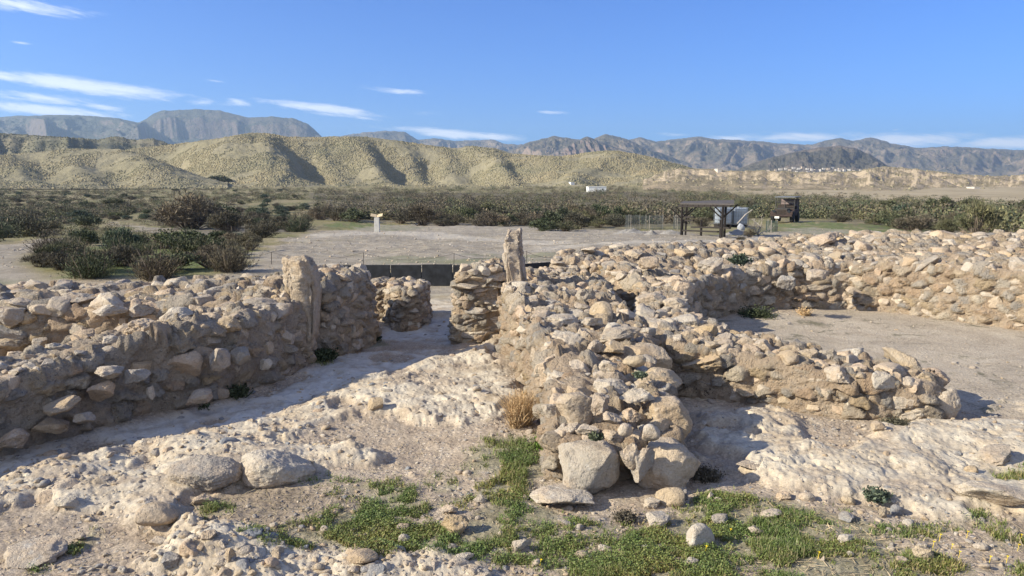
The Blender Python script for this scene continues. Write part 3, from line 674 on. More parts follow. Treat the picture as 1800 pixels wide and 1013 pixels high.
class Pile:
    """stones of one wall: the biggest-looking become single 'stone' parts, the rest one part"""
    def __init__(s): s.items = []
    def put(s, c, dims, rot, k=None, mat=None, big=False):
        s.items.append((np.asarray(c, float), np.asarray(dims, float) / 2, rot, any_shape() if k is None else k, mat, big))
    def build(s, root, most=88, mats=('stone',)):
        L = np.array(root.location)
        def score(it):
            c = it[0]; dd = math.hypot(c[0], c[1]); inframe = abs(c[0]) / max(c[1], 0.1) < 0.70 and c[1] > 2.8
            return (10 if it[5] else 0) + (it[1].max() / dd if inframe else 0)
        order = sorted(range(len(s.items)), key=lambda q: -score(s.items[q]))
        for q in order[:most]:
            c, h, r, k, mt, b = s.items[q]
            o = bpy.data.objects.new('stone', stone_mesh(k, mt or mats[int(R.integers(0, len(mats)))]))
            Mx = np.eye(4); Mx[:3, :3] = r * h[None, :]; Mx[:3, 3] = c - L
            o.matrix_local = Matrix(Mx.tolist()); link(o, root)
        groups = {}
        for q in order[most:]:
            groups.setdefault(s.items[q][4] or mats[0], []).append(q)
        Vs, Fs, Mi = [], [], []; off = 0; ml = list(groups)
        for gi, g in enumerate(ml):
            for q in groups[g]:
                c, h, r, k, mt, b = s.items[q]
                lod = 0 if h.max() / math.hypot(c[0], c[1]) > 0.009 else 2
                v, f = ALLSH[k][lod]
                Vs.append((v * h) @ r.T + c - L); Fs.append(f + off); off += len(v); Mi.append(np.full(len(f), gi))
        if Vs:
            me = mesh_np('rubble_stones', np.concatenate(Vs), np.concatenate(Fs), [M[g] for g in ml], True, midx=np.concatenate(Mi))
            tag(obj('rubble_stones', me, root), kind='stuff')

def top_z(poly):
    A = np.array(poly, float)
    def f(x, y):
        x = np.atleast_1d(x); y = np.atleast_1d(y)
        d = (x[:, None] - A[:, 0]) ** 2 + (y[:, None] - A[:, 1]) ** 2 + 0.01
        wt = 1 / d ** 1.6
        return (wt * A[:, 2]).sum(1) / wt.sum(1)
    return f

def core_mesh(name, poly, base, step, mat, root, amp=0.035, batter=0.04, wob=0.04, seed=0, roll=0.06, cell=0.13, setst=0.6):
    """earth-and-mortar body of a wall: displaced faces and a displaced top in one surface"""
    A = np.array(poly, float)
    area = 0.5 * np.sum(A[:, 0] * np.roll(A[:, 1], -1) - np.roll(A[:, 0], -1) * A[:, 1])
    if area < 0: A = A[::-1]
    pts = []
    for i in range(len(A)):
        a, b = A[i], A[(i + 1) % len(A)]; L = np.linalg.norm((b - a)[:2]); k = max(1, int(L / step))
        for q in range(k): pts.append(a + (b - a) * q / k)
    O = np.array(pts); n = len(O); ker = 4
    S = O.copy()
    for _ in range(max(1, int(0.05 / step))): S = 0.5 * S + 0.25 * (np.roll(S, 1, 0) + np.roll(S, -1, 0))
    tg = np.roll(S, -1, 0)[:, :2] - np.roll(S, 1, 0)[:, :2]; tg /= np.linalg.norm(tg, axis=1)[:, None] + 1e-9
    N = np.stack([tg[:, 1], -tg[:, 0]], 1)
    wb = fbm(S[:, :2] * 2.3 + seed, 3, 0.55, seed) * wob
    XY = S[:, :2] + N * wb[:, None]
    tz = top_z(A); ztop = S[:, 2]
    K = max(4, int(np.max(ztop - base) / step)); rings = []
    for q in range(K + 1):
        f = q / K; z = base + (ztop - roll - base) * f
        rings.append(np.column_stack([XY + N * (batter * (1 - f))[..., None] if np.ndim(batter) else XY + N * batter * (1 - f), z]))
    for ang in (35, 65, 90):
        a = math.radians(ang); rings.append(np.column_stack([XY - N * roll * (1 - math.cos(a)), ztop - roll + roll * math.sin(a)]))
    rim = rings[-1]
    V = np.concatenate(rings); nr = len(rings); F = []
    for q in range(nr - 1):
        i = np.arange(n); F.append(np.stack([q * n + i, q * n + (i + 1) % n, (q + 1) * n + (i + 1) % n], 1)); F.append(np.stack([q * n + i, (q + 1) * n + (i + 1) % n, (q + 1) * n + i], 1))
    F = np.concatenate(F)
    mn, mx = rim[:, :2].min(0), rim[:, :2].max(0)
    gx_, gy_ = np.meshgrid(np.arange(mn[0], mx[0], step * 1.15), np.arange(mn[1], mx[1], step * 1.15))
    gx_ = gx_.ravel() + R.uniform(-.3, .3, gx_.size) * step; gy_ = gy_.ravel() + R.uniform(-.3, .3, gy_.size) * step
    ok = poly_sd(gx_, gy_, rim[:, :2]) > step * 0.6; gx_, gy_ = gx_[ok], gy_[ok]
    co = [Vector(p) for p in rim[:, :2].tolist()] + [Vector((a, b)) for a, b in zip(gx_.tolist(), gy_.tolist())]
    vo, eo, fo, ov, oe, of = geometry.delaunay_2d_cdt(co, [(i, (i + 1) % n) for i in range(n)], [], 1, 1e-6)
    vo = np.array([tuple(p) for p in vo]); tzv = tz(vo[:, 0], vo[:, 1])
    for i, o_ in enumerate(ov):
        if o_ and o_[0] < n: tzv[i] = rim[o_[0], 2]
    TV = np.column_stack([vo, tzv]); ft = [f for f in fo if len(f) == 3]
    off = len(V); V = np.concatenate([V, TV]); F = np.concatenate([F, np.array(ft, int) + off])
    # displace by position so that the seam stays shut
    nz = np.zeros_like(V); nz[off:, 2] = 1
    for q in range(nr):
        wq = max(0.0, (q - K) / 3.0); nz[q * n:(q + 1) * n, :2] = N * (1 - wq); nz[q * n:(q + 1) * n, 2] = wq
    for i, o_ in enumerate(ov):
        if o_ and o_[0] < n: nz[off + i] = (0, 0, 1)
    dsp = fbm(V * 5.0 + seed, 3, 0.55, seed + 1) * amp + fbm(V * 17.0, 3, 0.6, seed + 2) * amp * 0.45 + fbm(V * 52.0, 2, 0.6, seed + 4) * amp * 0.16
    wq_ = np.array([1, 1, 1.45]) / cell
    f1, f2, rn = worley(V * wq_ + 0.30 * np.stack([fbm(V * 8 + k_, 2, .5, seed + 30 + k_) for k_ in (0, 5, 11)], 1), seed * 3)
    sm = sstep(f2 - f1, 0.05, 0.19) * sstep(rn, 1 - setst, 1.04 - setst)
    sm = sm * sstep(V[:, 2] - base, 0.0, 0.06); dsp = dsp + sm * (0.012 + 0.055 * ((rn * 7.3) % 1.0)) * cell / 0.13
    V = V + nz * dsp[:, None]
    V[:n, 2] = base - 0.15
    o = obj(name, mesh_np(name, V - np.array(root.location), F, mat, True, {'stone_mask': sm, 'stone_tone': (rn * 13.7) % 1.0}), root)
    return o, A, tz

def dress(pile, A, tz, base, face=0.7, course=0.12, lens=(0.12, 0.26), top=1.0, tsize=(0.07, 0.24), edges=None, sink=0.40, slab=False, batter=0.04, mats=None, hmax=0.95):
    """set stones in the faces in rough courses and over the top of a wall"""
    mats = mats or ['stone', 'stone', 'stone', 'stone_grey', 'stone_white', 'stone_ochre']
    mrand = lambda: mats[int(R.integers(0, len(mats)))]
    n = len(A)
    for i in range(n):
        if edges is not None and i not in edges: continue
        a, b = A[i], A[(i + 1) % n]; L = np.linalg.norm((b - a)[:2]); t = (b - a)[:2] / L; nm = np.array([t[1], -t[0]]); yaw = math.atan2(t[1], t[0])
        h = (a[2] + b[2]) / 2 - base; z = 0.03
        while z < h * hmax - 0.03:
            ch = course * R.uniform(0.7, 1.35); s = R.uniform(-0.1, 0.05)
            while s < L:
                ln = R.uniform(*lens) * (1.5 if R.random() < 0.12 else 1.0)
                if R.random() < face:
                    f = min(1, max(0, (s + ln / 2) / L)); p = a[:2] + t * min(L, max(0, s + ln / 2)); zt = a[2] + (b[2] - a[2]) * f - base
                    if z + ch * 0.5 < zt - 0.01:
                        hh = ch * R.uniform(0.75, 1.1) * (0.75 if slab else 1.0); dp = max(0.09, ln * R.uniform(0.6, 0.9))
                        zz = base + z + ch / 2 + R.normal() * 0.014; off = batter * (1 - z / max(h, 0.1))
                        pos = p + nm * (off - dp * sink + R.normal() * 0.012)
                        pile.put((pos[0], pos[1], zz), (ln * 1.04, dp, hh * 1.05), rot_m(R.normal() * 0.16, R.normal() * (0.07 if slab else 0.20), yaw + R.normal() * 0.16), mat=mrand())
                s += ln * R.uniform(0.95, 1.15)
            z += ch * 0.93
    # capstones along edges, then rubble over the top
    placed = []
    sd_ = lambda x, y: poly_sd(np.array([x]), np.array([y]), A[:, :2])[0]
    mn, mx = A[:, :2].min(0), A[:, :2].max(0); areaA = abs(0.5 * np.sum(A[:, 0] * np.roll(A[:, 1], -1) - np.roll(A[:, 0], -1) * A[:, 1]))
    for rnd_ in range(3):
        lo, hi = [(tsize[0] + (tsize[1] - tsize[0]) * 0.55, tsize[1]), (tsize[0] + (tsize[1] - tsize[0]) * 0.25, tsize[0] + (tsize[1] - tsize[0]) * 0.6), (tsize[0], tsize[0] + (tsize[1] - tsize[0]) * 0.35)][rnd_]
        tries = int(areaA / ((lo + hi) / 2) ** 2 * [1.2, 2.2, 3.2][rnd_] * top)
        for _ in range(tries):
            x, y = R.uniform(mn[0], mx[0]), R.uniform(mn[1], mx[1]); sz = R.uniform(lo, hi)
            if sd_(x, y) < sz * 0.15: continue
            if any((x - q[0]) ** 2 + (y - q[1]) ** 2 < ((sz + q[2]) * 0.43) ** 2 for q in placed): continue
            placed.append((x, y, sz)); zz = float(tz(x, y)[0]); ht = sz * R.uniform(0.5, 0.85)
            pile.put((x, y, zz + ht * R.uniform(-0.30, 0.10)), (sz * R.uniform(1.0, 1.3), sz * R.uniform(0.75, 1.0), ht), rot_m(R.normal() * 0.18, R.normal() * 0.18, R.uniform(0, 6.28)), mat=mrand())

def wall(name, label, cat, poly, base=-0.03, step=0.03, mat='mortar', amp=0.035, batter=0.04, seed=0, most=80, extra=None, wob=0.04, roll=0.06, group=None, cell=0.13, setst=0.6, **kw):
    A = np.array(poly, float); c = A.mean(0)
    root = empty(name, (c[0], c[1], 0.0), label, cat, group)
    o, A2, tz = core_mesh('mortar_core', poly, base, step, M[mat], root, amp, batter, wob, seed, roll, cell, setst)
    pile = Pile()
    dress(pile, A2, tz, base, batter=batter, **kw)
    if extra: extra(pile)
    pile.build(root, most)
    return root

def stone_px(pile, px, py, wpx, hpx, z, mat='stone', depth=0.85, yaw=0.0, tilt=0.0, k=None, lean=0.0, inset=0.28):
    """one stone named from the photo: its centre on the sight line at height z, its size from its span there"""
    x, y = Wp(px, py, z); s = y / FPX; k_ = 1 + inset * wpx * s / y
    pile.put((x * k_, y * k_, CAM_H + (z - CAM_H) * k_), (wpx * s, wpx * s * depth, hpx * s), rot_m(lean, tilt, yaw), k, mat, True)

# ------------------------------------------------------------------ the ruin
A_POLY = [(-3.75, 3.4, .42), (-3.12, 4.55, .45), (-2.78, 5.12, .50), (-2.28, 5.62, .58), (-1.98, 6.3, .60), (-1.86, 6.72, .62), (-2.25, 6.95, .62), (-2.62, 6.4, .58), (-3.05, 5.65, .52), (-3.42, 5.05, .49), (-4.25, 3.6, .45)]
def extra_a(p):
    for a in [(230, 590, 46, 30, .52, 'stone_ochre'), (300, 590, 62, 52, .5, 'stone'), (398, 572, 48, 32, .56, 'stone_ochre'), (195, 655, 56, 26, .40, 'stone_white'), (325, 648, 62, 66, .30, 'stone'), (385, 632, 36, 42, .35, 'stone_grey'),
              (425, 626, 40, 30, .34, 'stone'), (468, 640, 20, 20, .22, 'stone_white'), (350, 697, 52, 24, .13, 'stone'), (240, 660, 44, 24, .36, 'stone_grey'), (110, 713, 64, 18, .27, 'stone_ochre'), (178, 690, 48, 42, .27, 'stone'),
              (90, 748, 64, 26, .14, 'stone_ochre'), (20, 770, 60, 40, .12, 'stone'), (148, 735, 40, 22, .18, 'stone_grey'), (40, 690, 80, 50, .33, 'stone_grey'), (265, 690, 16, 26, .22, 'stone_white'), (495, 548, 44, 30, .56, 'stone_grey'),
              (150, 592, 44, 22, .53, 'stone_ochre'), (195, 600, 36, 20, .53, 'stone_white'), (110, 615, 60, 20, .5, 'stone'), (250, 577, 50, 34, .58, 'stone'), (310, 557, 56, 34, .6, 'stone_white'), (460, 536, 62, 24, .62, 'stone_grey')]:
        stone_px(p, *a[:5], mat=a[5], yaw=0.9, tilt=R.normal() * .15, depth=0.9)
wall('stone_wall', 'low mortared rubble wall along the left of the sunken passage, shaded on its inner face', 'wall', A_POLY, setst=.5, cell=.14, step=0.015, mat='mortar_grey', seed=1, face=0.36, course=0.11, lens=(0.06, 0.20), top=0.8, tsize=(0.05, 0.18), sink=0.45, most=96, extra=extra_a, amp=0.065)

B_POLY = [(-7.2, 6.5, .48), (-4.7, 6.80, .50), (-3.4, 6.85, .51), (-2.7, 6.85, .56), (-2.15, 7.02, .61), (-2.0, 7.4, .63), (-2.25, 8.5, .57), (-3.2, 8.55, .52), (-4.6, 8.45, .48), (-7.6, 8.2, .44)]
def extra_b(p):
    for a in [(118, 552, 64, 38, .44, 'stone'), (188, 545, 66, 24, .52, 'stone_white'), (245, 545, 48, 24, .50, 'stone'), (285, 540, 46, 30, .50, 'stone_ochre'), (325, 530, 40, 34, .54, 'stone_grey'), (40, 534, 52, 16, .55, 'stone'), (20, 555, 50, 36, .46, 'stone_grey'),
              (50, 558, 42, 24, .43, 'stone_ochre'), (80, 575, 66, 28, .33, 'stone_ochre'), (140, 578, 46, 22, .32, 'stone'), (20, 580, 76, 26, .32, 'stone_blue'), (22, 605, 72, 26, .2, 'stone'), (70, 602, 26, 18, .22, 'stone'), (215, 568, 14, 18, .38, 'stone_ochre'), (250, 562, 48, 20, .4, 'stone'),
              (140, 525, 60, 26, .58, 'stone_grey'), (75, 545, 40, 22, .5, 'stone')]:
        stone_px(p, *a[:5], mat=a[5], yaw=R.normal() * .15, tilt=R.normal() * .2, depth=0.8)
wall('stone_wall', 'broad collapsed rubble wall behind the passage wall, rough stones bedded over its wide top', 'wall', B_POLY, cell=.2, setst=.85, step=0.03, seed=2, face=0.95, course=0.13, lens=(0.14, 0.32), top=1.6, tsize=(0.09, 0.30), most=95, extra=extra_b, edges=[0, 1, 2, 3, 4, 5])

C_POLY = [(-1.98, 7.0, .72), (-1.78, 7.05, .74), (-1.58, 7.42, .73), (-1.53, 7.75, .73), (-1.54, 7.95, .70), (-1.75, 8.2, .70), (-2.2, 8.5, .66), (-2.1, 7.5, .70)]
wall('stone_wall', 'shaded rubble door jamb right of the shorter upright slab at the passage entrance', 'wall', C_POLY, setst=.75, cell=.13, step=0.016, mat='mortar_grey', seed=3, face=0.75, course=0.12, lens=(0.10, 0.2), top=1.4, tsize=(0.07, 0.22), most=60, batter=0.07, amp=0.05)

D_POLY = [(-2.05, 8.95, .44), (-1.52, 8.95, .44), (-1.46, 8.75, .43), (-1.33, 8.62, .43), (-1.16, 8.60, .43), (-1.07, 8.8, .43), (-1.06, 9.2, .43), (-1.25, 9.45, .43), (-2.1, 9.4, .44)]
wall('stone_wall', 'small rounded rubble stump seen through the passage entrance in front of the black boards', 'wall', D_POLY, base=-0.25, cell=.11, setst=.85, step=0.018, seed=4, face=1.0, course=0.085, lens=(0.08, 0.19), top=2.2, tsize=(0.06, 0.17), most=70, sink=0.22)

E_POLY = [(-0.57, 7.72, .74), (-0.40, 7.66, .75), (-0.14, 7.70, .76), (-0.08, 8.3, .76), (-0.45, 8.35, .74), (-0.56, 8.1, .74)]
def extra_e(p):
    for a in [(858, 585, 60, 16, .10, 'stone'), (822, 582, 34, 24, .10, 'stone_ochre'), (845, 558, 66, 26, .22, 'stone_ochre'), (858, 535, 44, 16, .35, 'stone'), (830, 532, 40, 20, .36, 'stone'), (872, 522, 36, 20, .42, 'stone_ochre'), (838, 512, 44, 14, .48, 'stone'),
              (866, 505, 36, 18, .52, 'stone'), (834, 497, 32, 20, .55, 'stone'), (868, 490, 36, 20, .6, 'stone_ochre'), (838, 484, 36, 16, .64, 'stone'), (868, 478, 32, 16, .66, 'stone_white'), (846, 470, 44, 14, .71, 'stone'), (868, 464, 42, 16, .74, 'stone_grey')]:
        stone_px(p, *a[:5], mat=a[5], tilt=R.normal() * .05, depth=0.7)
wall('stone_wall', 'stepped door jamb of flat stacked slabs left of the tall upright stone', 'wall', E_POLY, cell=.13, setst=.7, step=0.015, seed=5, face=0.85, course=0.10, lens=(0.14, 0.28), top=1.5, tsize=(0.08, 0.2), most=60, slab=True, batter=0.09, extra=extra_e)

G_POLY = [(.20, 3.98, .27), (.24, 4.5, .38), (.22, 5.2, .48), (.06, 6.1, .57), (-.08, 7.2, .62), (-.10, 7.95, .62), (-.02, 9.2, .56), (.5, 9.25, .58), (1.0, 8.6, .58), (1.02, 7.7, .57), (1.00, 7.0, .54), (1.10, 6.3, .50), (1.12, 5.8, .47), (1.00, 5.2, .44), (.97, 4.6, .39), (.96, 4.05, .28), (.6, 3.95, .25)]
def extra_g(p):
    for a in [(1036, 830, 116, 108, .15, 'stone_grey', 0, BL0), (1172, 817, 120, 92, .15, 'stone', 0, BL0 + 4), (1105, 800, 40, 50, .24, 'stone', 0, 2), (1130, 815, 50, 60, .20, 'stone_grey', .3, 3),
              (1012, 722, 66, 72, .36, 'stone_grey', .2, BL0 + 1), (1175, 738, 84, 86, .30, 'stone_ochre', .2, BL0 + 5), (1135, 632, 92, 54, .43, 'stone_ochre', .4, BL0 + 7), (1158, 672, 88, 52, .40, 'stone', .3, BL0 + 8),
              (1115, 698, 62, 34, .42, 'stone_white', .3, 9), (1056, 712, 36, 44, .42, 'stone_grey', .4, 10), (1144, 760, 34, 34, .34, 'stone_white', .2, 27), (1098, 757, 28, 28, .34, 'stone', .2, 28), (1109, 728, 34, 26, .38, 'stone', .2, 11),
              (1076, 734, 40, 22, .38, 'stone', .3, 12), (1032, 756, 40, 22, .36, 'stone_white', .5, 13), (1068, 646, 34, 26, .49, 'stone_white', .2, 14), (1115, 636, 44, 22, .50, 'stone_ochre', .2, 29), (1080, 613, 42, 24, .51, 'stone', .2, 15),
              (1048, 610, 34, 28, .52, 'stone_grey', .2, 16), (1000, 605, 70, 40, .5, 'stone_white', .2, 17), (1057, 556, 44, 54, .56, 'stone_ochre', .2, 30), (985, 563, 70, 22, .56, 'stone_white', .1, 18), (1040, 566, 40, 18, .56, 'stone_grey', .1, 19),
              (1090, 590, 76, 30, .54, 'stone', .1, 20), (1030, 522, 40, 34, .62, 'stone', .1, 21), (950, 615, 40, 60, .42, 'stone', .4, 22), (930, 560, 40, 50, .52, 'stone_ochre', .3, 23), (918, 520, 40, 46, .60, 'stone_grey', .2, 24), (960, 660, 44, 60, .36, 'stone', .3, 25),
              (1063, 688, 14, 14, .46, 'stone', .2, 26), (1095, 540, 30, 24, .56, 'stone', 0, 3)]:
        stone_px(p, *a[:5], mat=a[5], yaw=R.normal() * (.4 if a[2] < 100 else .1), tilt=R.normal() * (.12 if a[2] < 100 else .04), depth=R.uniform(.75, .95), k=a[7], lean=R.normal() * (.1 if a[2] < 100 else .03))
wall('stone_wall', 'thick rubble wall running from the squared corner boulder back to the tall upright stone', 'wall', G_POLY, setst=.55, step=0.016, seed=6, face=0.32, course=0.13, lens=(0.10, 0.26), top=0.95, tsize=(0.045, 0.20), most=99, sink=0.42, batter=-0.0, extra=extra_g, amp=0.065)

H_POLY = [(1.12, 5.95, .46), (1.33, 5.72, .42), (1.85, 5.50, .36), (2.4, 5.12, .30), (2.98, 5.03, .26), (3.16, 5.35, .27), (2.7, 5.72, .30), (2.15, 6.15, .36), (1.72, 6.65, .42), (1.72, 7.4, .45), (1.95, 8.3, .48), (1.55, 8.5, .48), (1.28, 7.7, .45), (1.14, 6.6, .46)]
def extra_h(p):
    for a in [(1305, 610, 46, 32, .38, 'stone_ochre'), (1343, 614, 42, 38, .38, 'stone'), (1386, 622, 42, 30, .36, 'stone_ochre'), (1418, 628, 38, 30, .35, 'stone_ochre'), (1455, 628, 40, 34, .34, 'stone'), (1494, 626, 52, 34, .33, 'stone_white'), (1490, 642, 26, 22, .3, 'stone_white'), (1512, 665, 42, 46, .22, 'stone_white'),
              (1567, 676, 46, 44, .2, 'stone_grey'), (1580, 638, 74, 48, .31, 'stone_ochre'), (1340, 648, 58, 34, .25, 'stone_white'), (1392, 658, 42, 26, .2, 'stone_ochre'), (1456, 663, 66, 38, .18, 'stone'), (1640, 664, 52, 34, .24, 'stone'), (1660, 712, 54, 60, .12, 'stone_white'), (1600, 726, 70, 30, .07, 'stone_white'),
              (1310, 690, 34, 14, .10, 'stone'), (1350, 693, 40, 14, .09, 'stone_ochre'), (1495, 700, 46, 14, .1, 'stone_blue'), (1440, 695, 36, 14, .1, 'stone_grey'), (1240, 588, 50, 30, .43, 'stone'), (1212, 594, 36, 28, .43, 'stone_ochre'), (1270, 603, 40, 32, .41, 'stone_grey'), (1155, 575, 56, 30, .47, 'stone_white'), (1200, 568, 60, 26, .45, 'stone'),
              (1132, 553, 40, 24, .5, 'stone_white'), (1236, 640, 80, 34, .28, 'stone'), (1290, 640, 44, 30, .28, 'stone'), (1145, 530, 56, 30, .5, 'stone_grey'), (1185, 535, 40, 24, .5, 'stone')]:
        stone_px(p, *a[:5], mat=a[5], yaw=-0.3 + R.normal() * .3, tilt=R.normal() * .2, depth=R.uniform(.7, .9))
wall('stone_wall', 'curving broken arm of rubble wall ending at a squared block on the open floor', 'wall', H_POLY, setst=.65, step=0.017, seed=7, face=0.55, course=0.11, lens=(0.10, 0.22), top=1.1, tsize=(0.06, 0.21), most=95, sink=0.40, extra=extra_h, amp=0.045)

I_POLY = [(1.9, 8.1, .50), (2.2, 8.9, .48), (2.9, 9.5, .50), (3.6, 9.75, .58), (4.4, 9.75, .63), (5.1, 9.2, .65), (5.8, 8.4, .66), (6.7, 7.5, .66), (7.8, 6.9, .66), (9.4, 9.2, .80), (8.6, 12.0, .81), (6.0, 12.2, .83), (4.5, 11.8, .80), (3.3, 11.2, .75), (2.2, 10.6, .76), (1.3, 10.15, .75), (.62, 9.75, .73), (.52, 9.38, .71), (1.1, 9.2, .64), (1.32, 8.7, .55), (1.5, 8.3, .50)]
def extra_i(p):
    for a in [(1465, 458, 34, 26, .63, 'stone_ochre'), (1380, 497, 32, 28, .4, 'stone_blue'), (1436, 483, 44, 18, .52, 'stone_grey'), (1552, 533, 40, 26, .1, 'stone'), (1600, 535, 46, 18, .09, 'stone_ochre'), (1640, 518, 50, 26, .18, 'stone_ochre'), (1772, 560, 46, 24, .08, 'stone_white'),
              (1630, 459, 26, 18, .64, 'stone_ochre'), (1652, 459, 24, 16, .64, 'stone_ochre'), (1680, 463, 24, 14, .63, 'stone_ochre'), (1705, 464, 36, 16, .62, 'stone_grey'), (1757, 475, 26, 18, .6, 'stone_grey'), (1776, 480, 28, 18, .6, 'stone_grey'), (1707, 487, 32, 20, .5, 'stone_ochre'), (1735, 490, 34, 20, .49, 'stone_grey'),
              (1450, 425, 62, 30, .8, 'stone'), (1660, 418, 50, 26, .84, 'stone'), (1140, 462, 36, 22, .72, 'stone'), (1035, 441, 30, 14, .78, 'stone_white'), (1250, 470, 50, 34, .6, 'stone'), (1200, 512, 44, 34, .5, 'stone'), (1520, 470, 30, 26, .56, 'stone_grey'), (1340, 470, 44, 26, .55, 'stone_grey')]:
        stone_px(p, *a[:5], mat=a[5], yaw=R.normal() * .3, tilt=R.normal() * .25, depth=.85)
wall('stone_wall', 'massive curving bastion wall heaped with rubble behind the round open floor at right', 'wall', I_POLY, cell=.16, setst=.85, step=0.028, seed=8, face=0.93, course=0.12, lens=(0.10, 0.27), top=1.7, tsize=(0.08, 0.30), most=99, sink=0.40, batter=0.10, extra=extra_i, amp=0.05, edges=[0, 1, 2, 3, 4, 5, 6, 7, 14, 15, 16, 17, 18, 19, 20])

# upright slabs
def upright(px, pytop, y, w_, d_, h_, lean, label, seed, mat):
    x = (px - 900) / FPX * y / 1.0
    root = empty('upright_stone', (x, y, 0), label, 'standing stone')
    v, f = ICO[5]
    p = np.sign(v) * np.abs(v) ** 0.30
    zz = p[:, 2].copy()
    r = np.random.default_rng(seed)
    for k in range(9):
        nrm = r.normal(size=3); nrm[2] *= 0.2; nrm /= np.linalg.norm(nrm); d = p @ nrm - r.uniform(0.9, 1.2)
        p = p - (0.5 * (d + np.sqrt(d * d + 0.002)))[:, None] * nrm
    p = p * np.array([w_ / 2, d_ / 2, h_ / 2]) + np.array([0, 0, h_ / 2])
    nn = v
    p = p + nn * (fbm(p * 5 + seed, 4, 0.55, seed) * 0.06 + fbm(p * 16, 5, 0.65, seed + 1, 'billow') * 0.030 - np.clip(fbm(p * 9, 3, .6, seed + 8) - .2, 0, 1) * .08)[:, None]
    p[:, 0] += (p[:, 2] / h_) * lean + 0.03 * np.sin(p[:, 2] * 5 + seed)
    p[:, 0] *= 1 - 0.12 * sstep(p[:, 2], h_ * 0.6, h_)
    obj('slab', mesh_np('slab', p, f, M[mat], True), root)
    return root
upright(522, 448, 6.80, 0.32, 0.30, 0.985, 0.0, 'shorter upright grey slab standing at the left of the passage entrance', 11, 'stone_grey')
upright(903, 403, 7.75, 0.225, 0.28, 1.19, 0.03, 'tall narrow upright stone at the right of the passage entrance, highest of the ruin', 12, 'stone_grey')

# ------------------------------------------------------------------ loose stones
def loose(px, py, wpx, hpx, label, mat='stone', k=None, yaw=None, sink=0.25, name='loose_stone', tilt=None, group='loose stones on the ground', cat='stone', sub=None, depth=None):
    x, y = Wp(px, py, 0.02); s = y / FPX; g = float(ground_z(x, y)[0])
    x, y = Wp(px, py, g); s = y / FPX
    k = any_shape() if k is None else k
    wd, ht = wpx * s, hpx * s * 1.15
    o = bpy.data.objects.new(name, stone_mesh(k, mat) if sub is None else mesh_np('stone', *rock_shape(5, sub, cuts=6, lo=.72, hi=.95, soft=.35, rough=.07), M[mat], True))
    dpth = wd * (depth or R.uniform(0.65, 0.95)) * (1.15 if hpx < 30 and wpx > 100 else 1)
    Mx = np.eye(4); Mx[:3, :3] = rot_m(R.normal() * .1, R.normal() * .12 if tilt is None else tilt, R.uniform(-.5, .5) if yaw is None else yaw) * np.array([wd, dpth, ht])[None, :] / 2
    Mx[:3, 3] = (x, y + dpth * 0.3, ground_z(x, y + dpth * .3)[0] + ht * (0.5 - sink))
    o.matrix_world = Matrix(Mx.tolist()); link(o); return tag(o, label, cat, group)
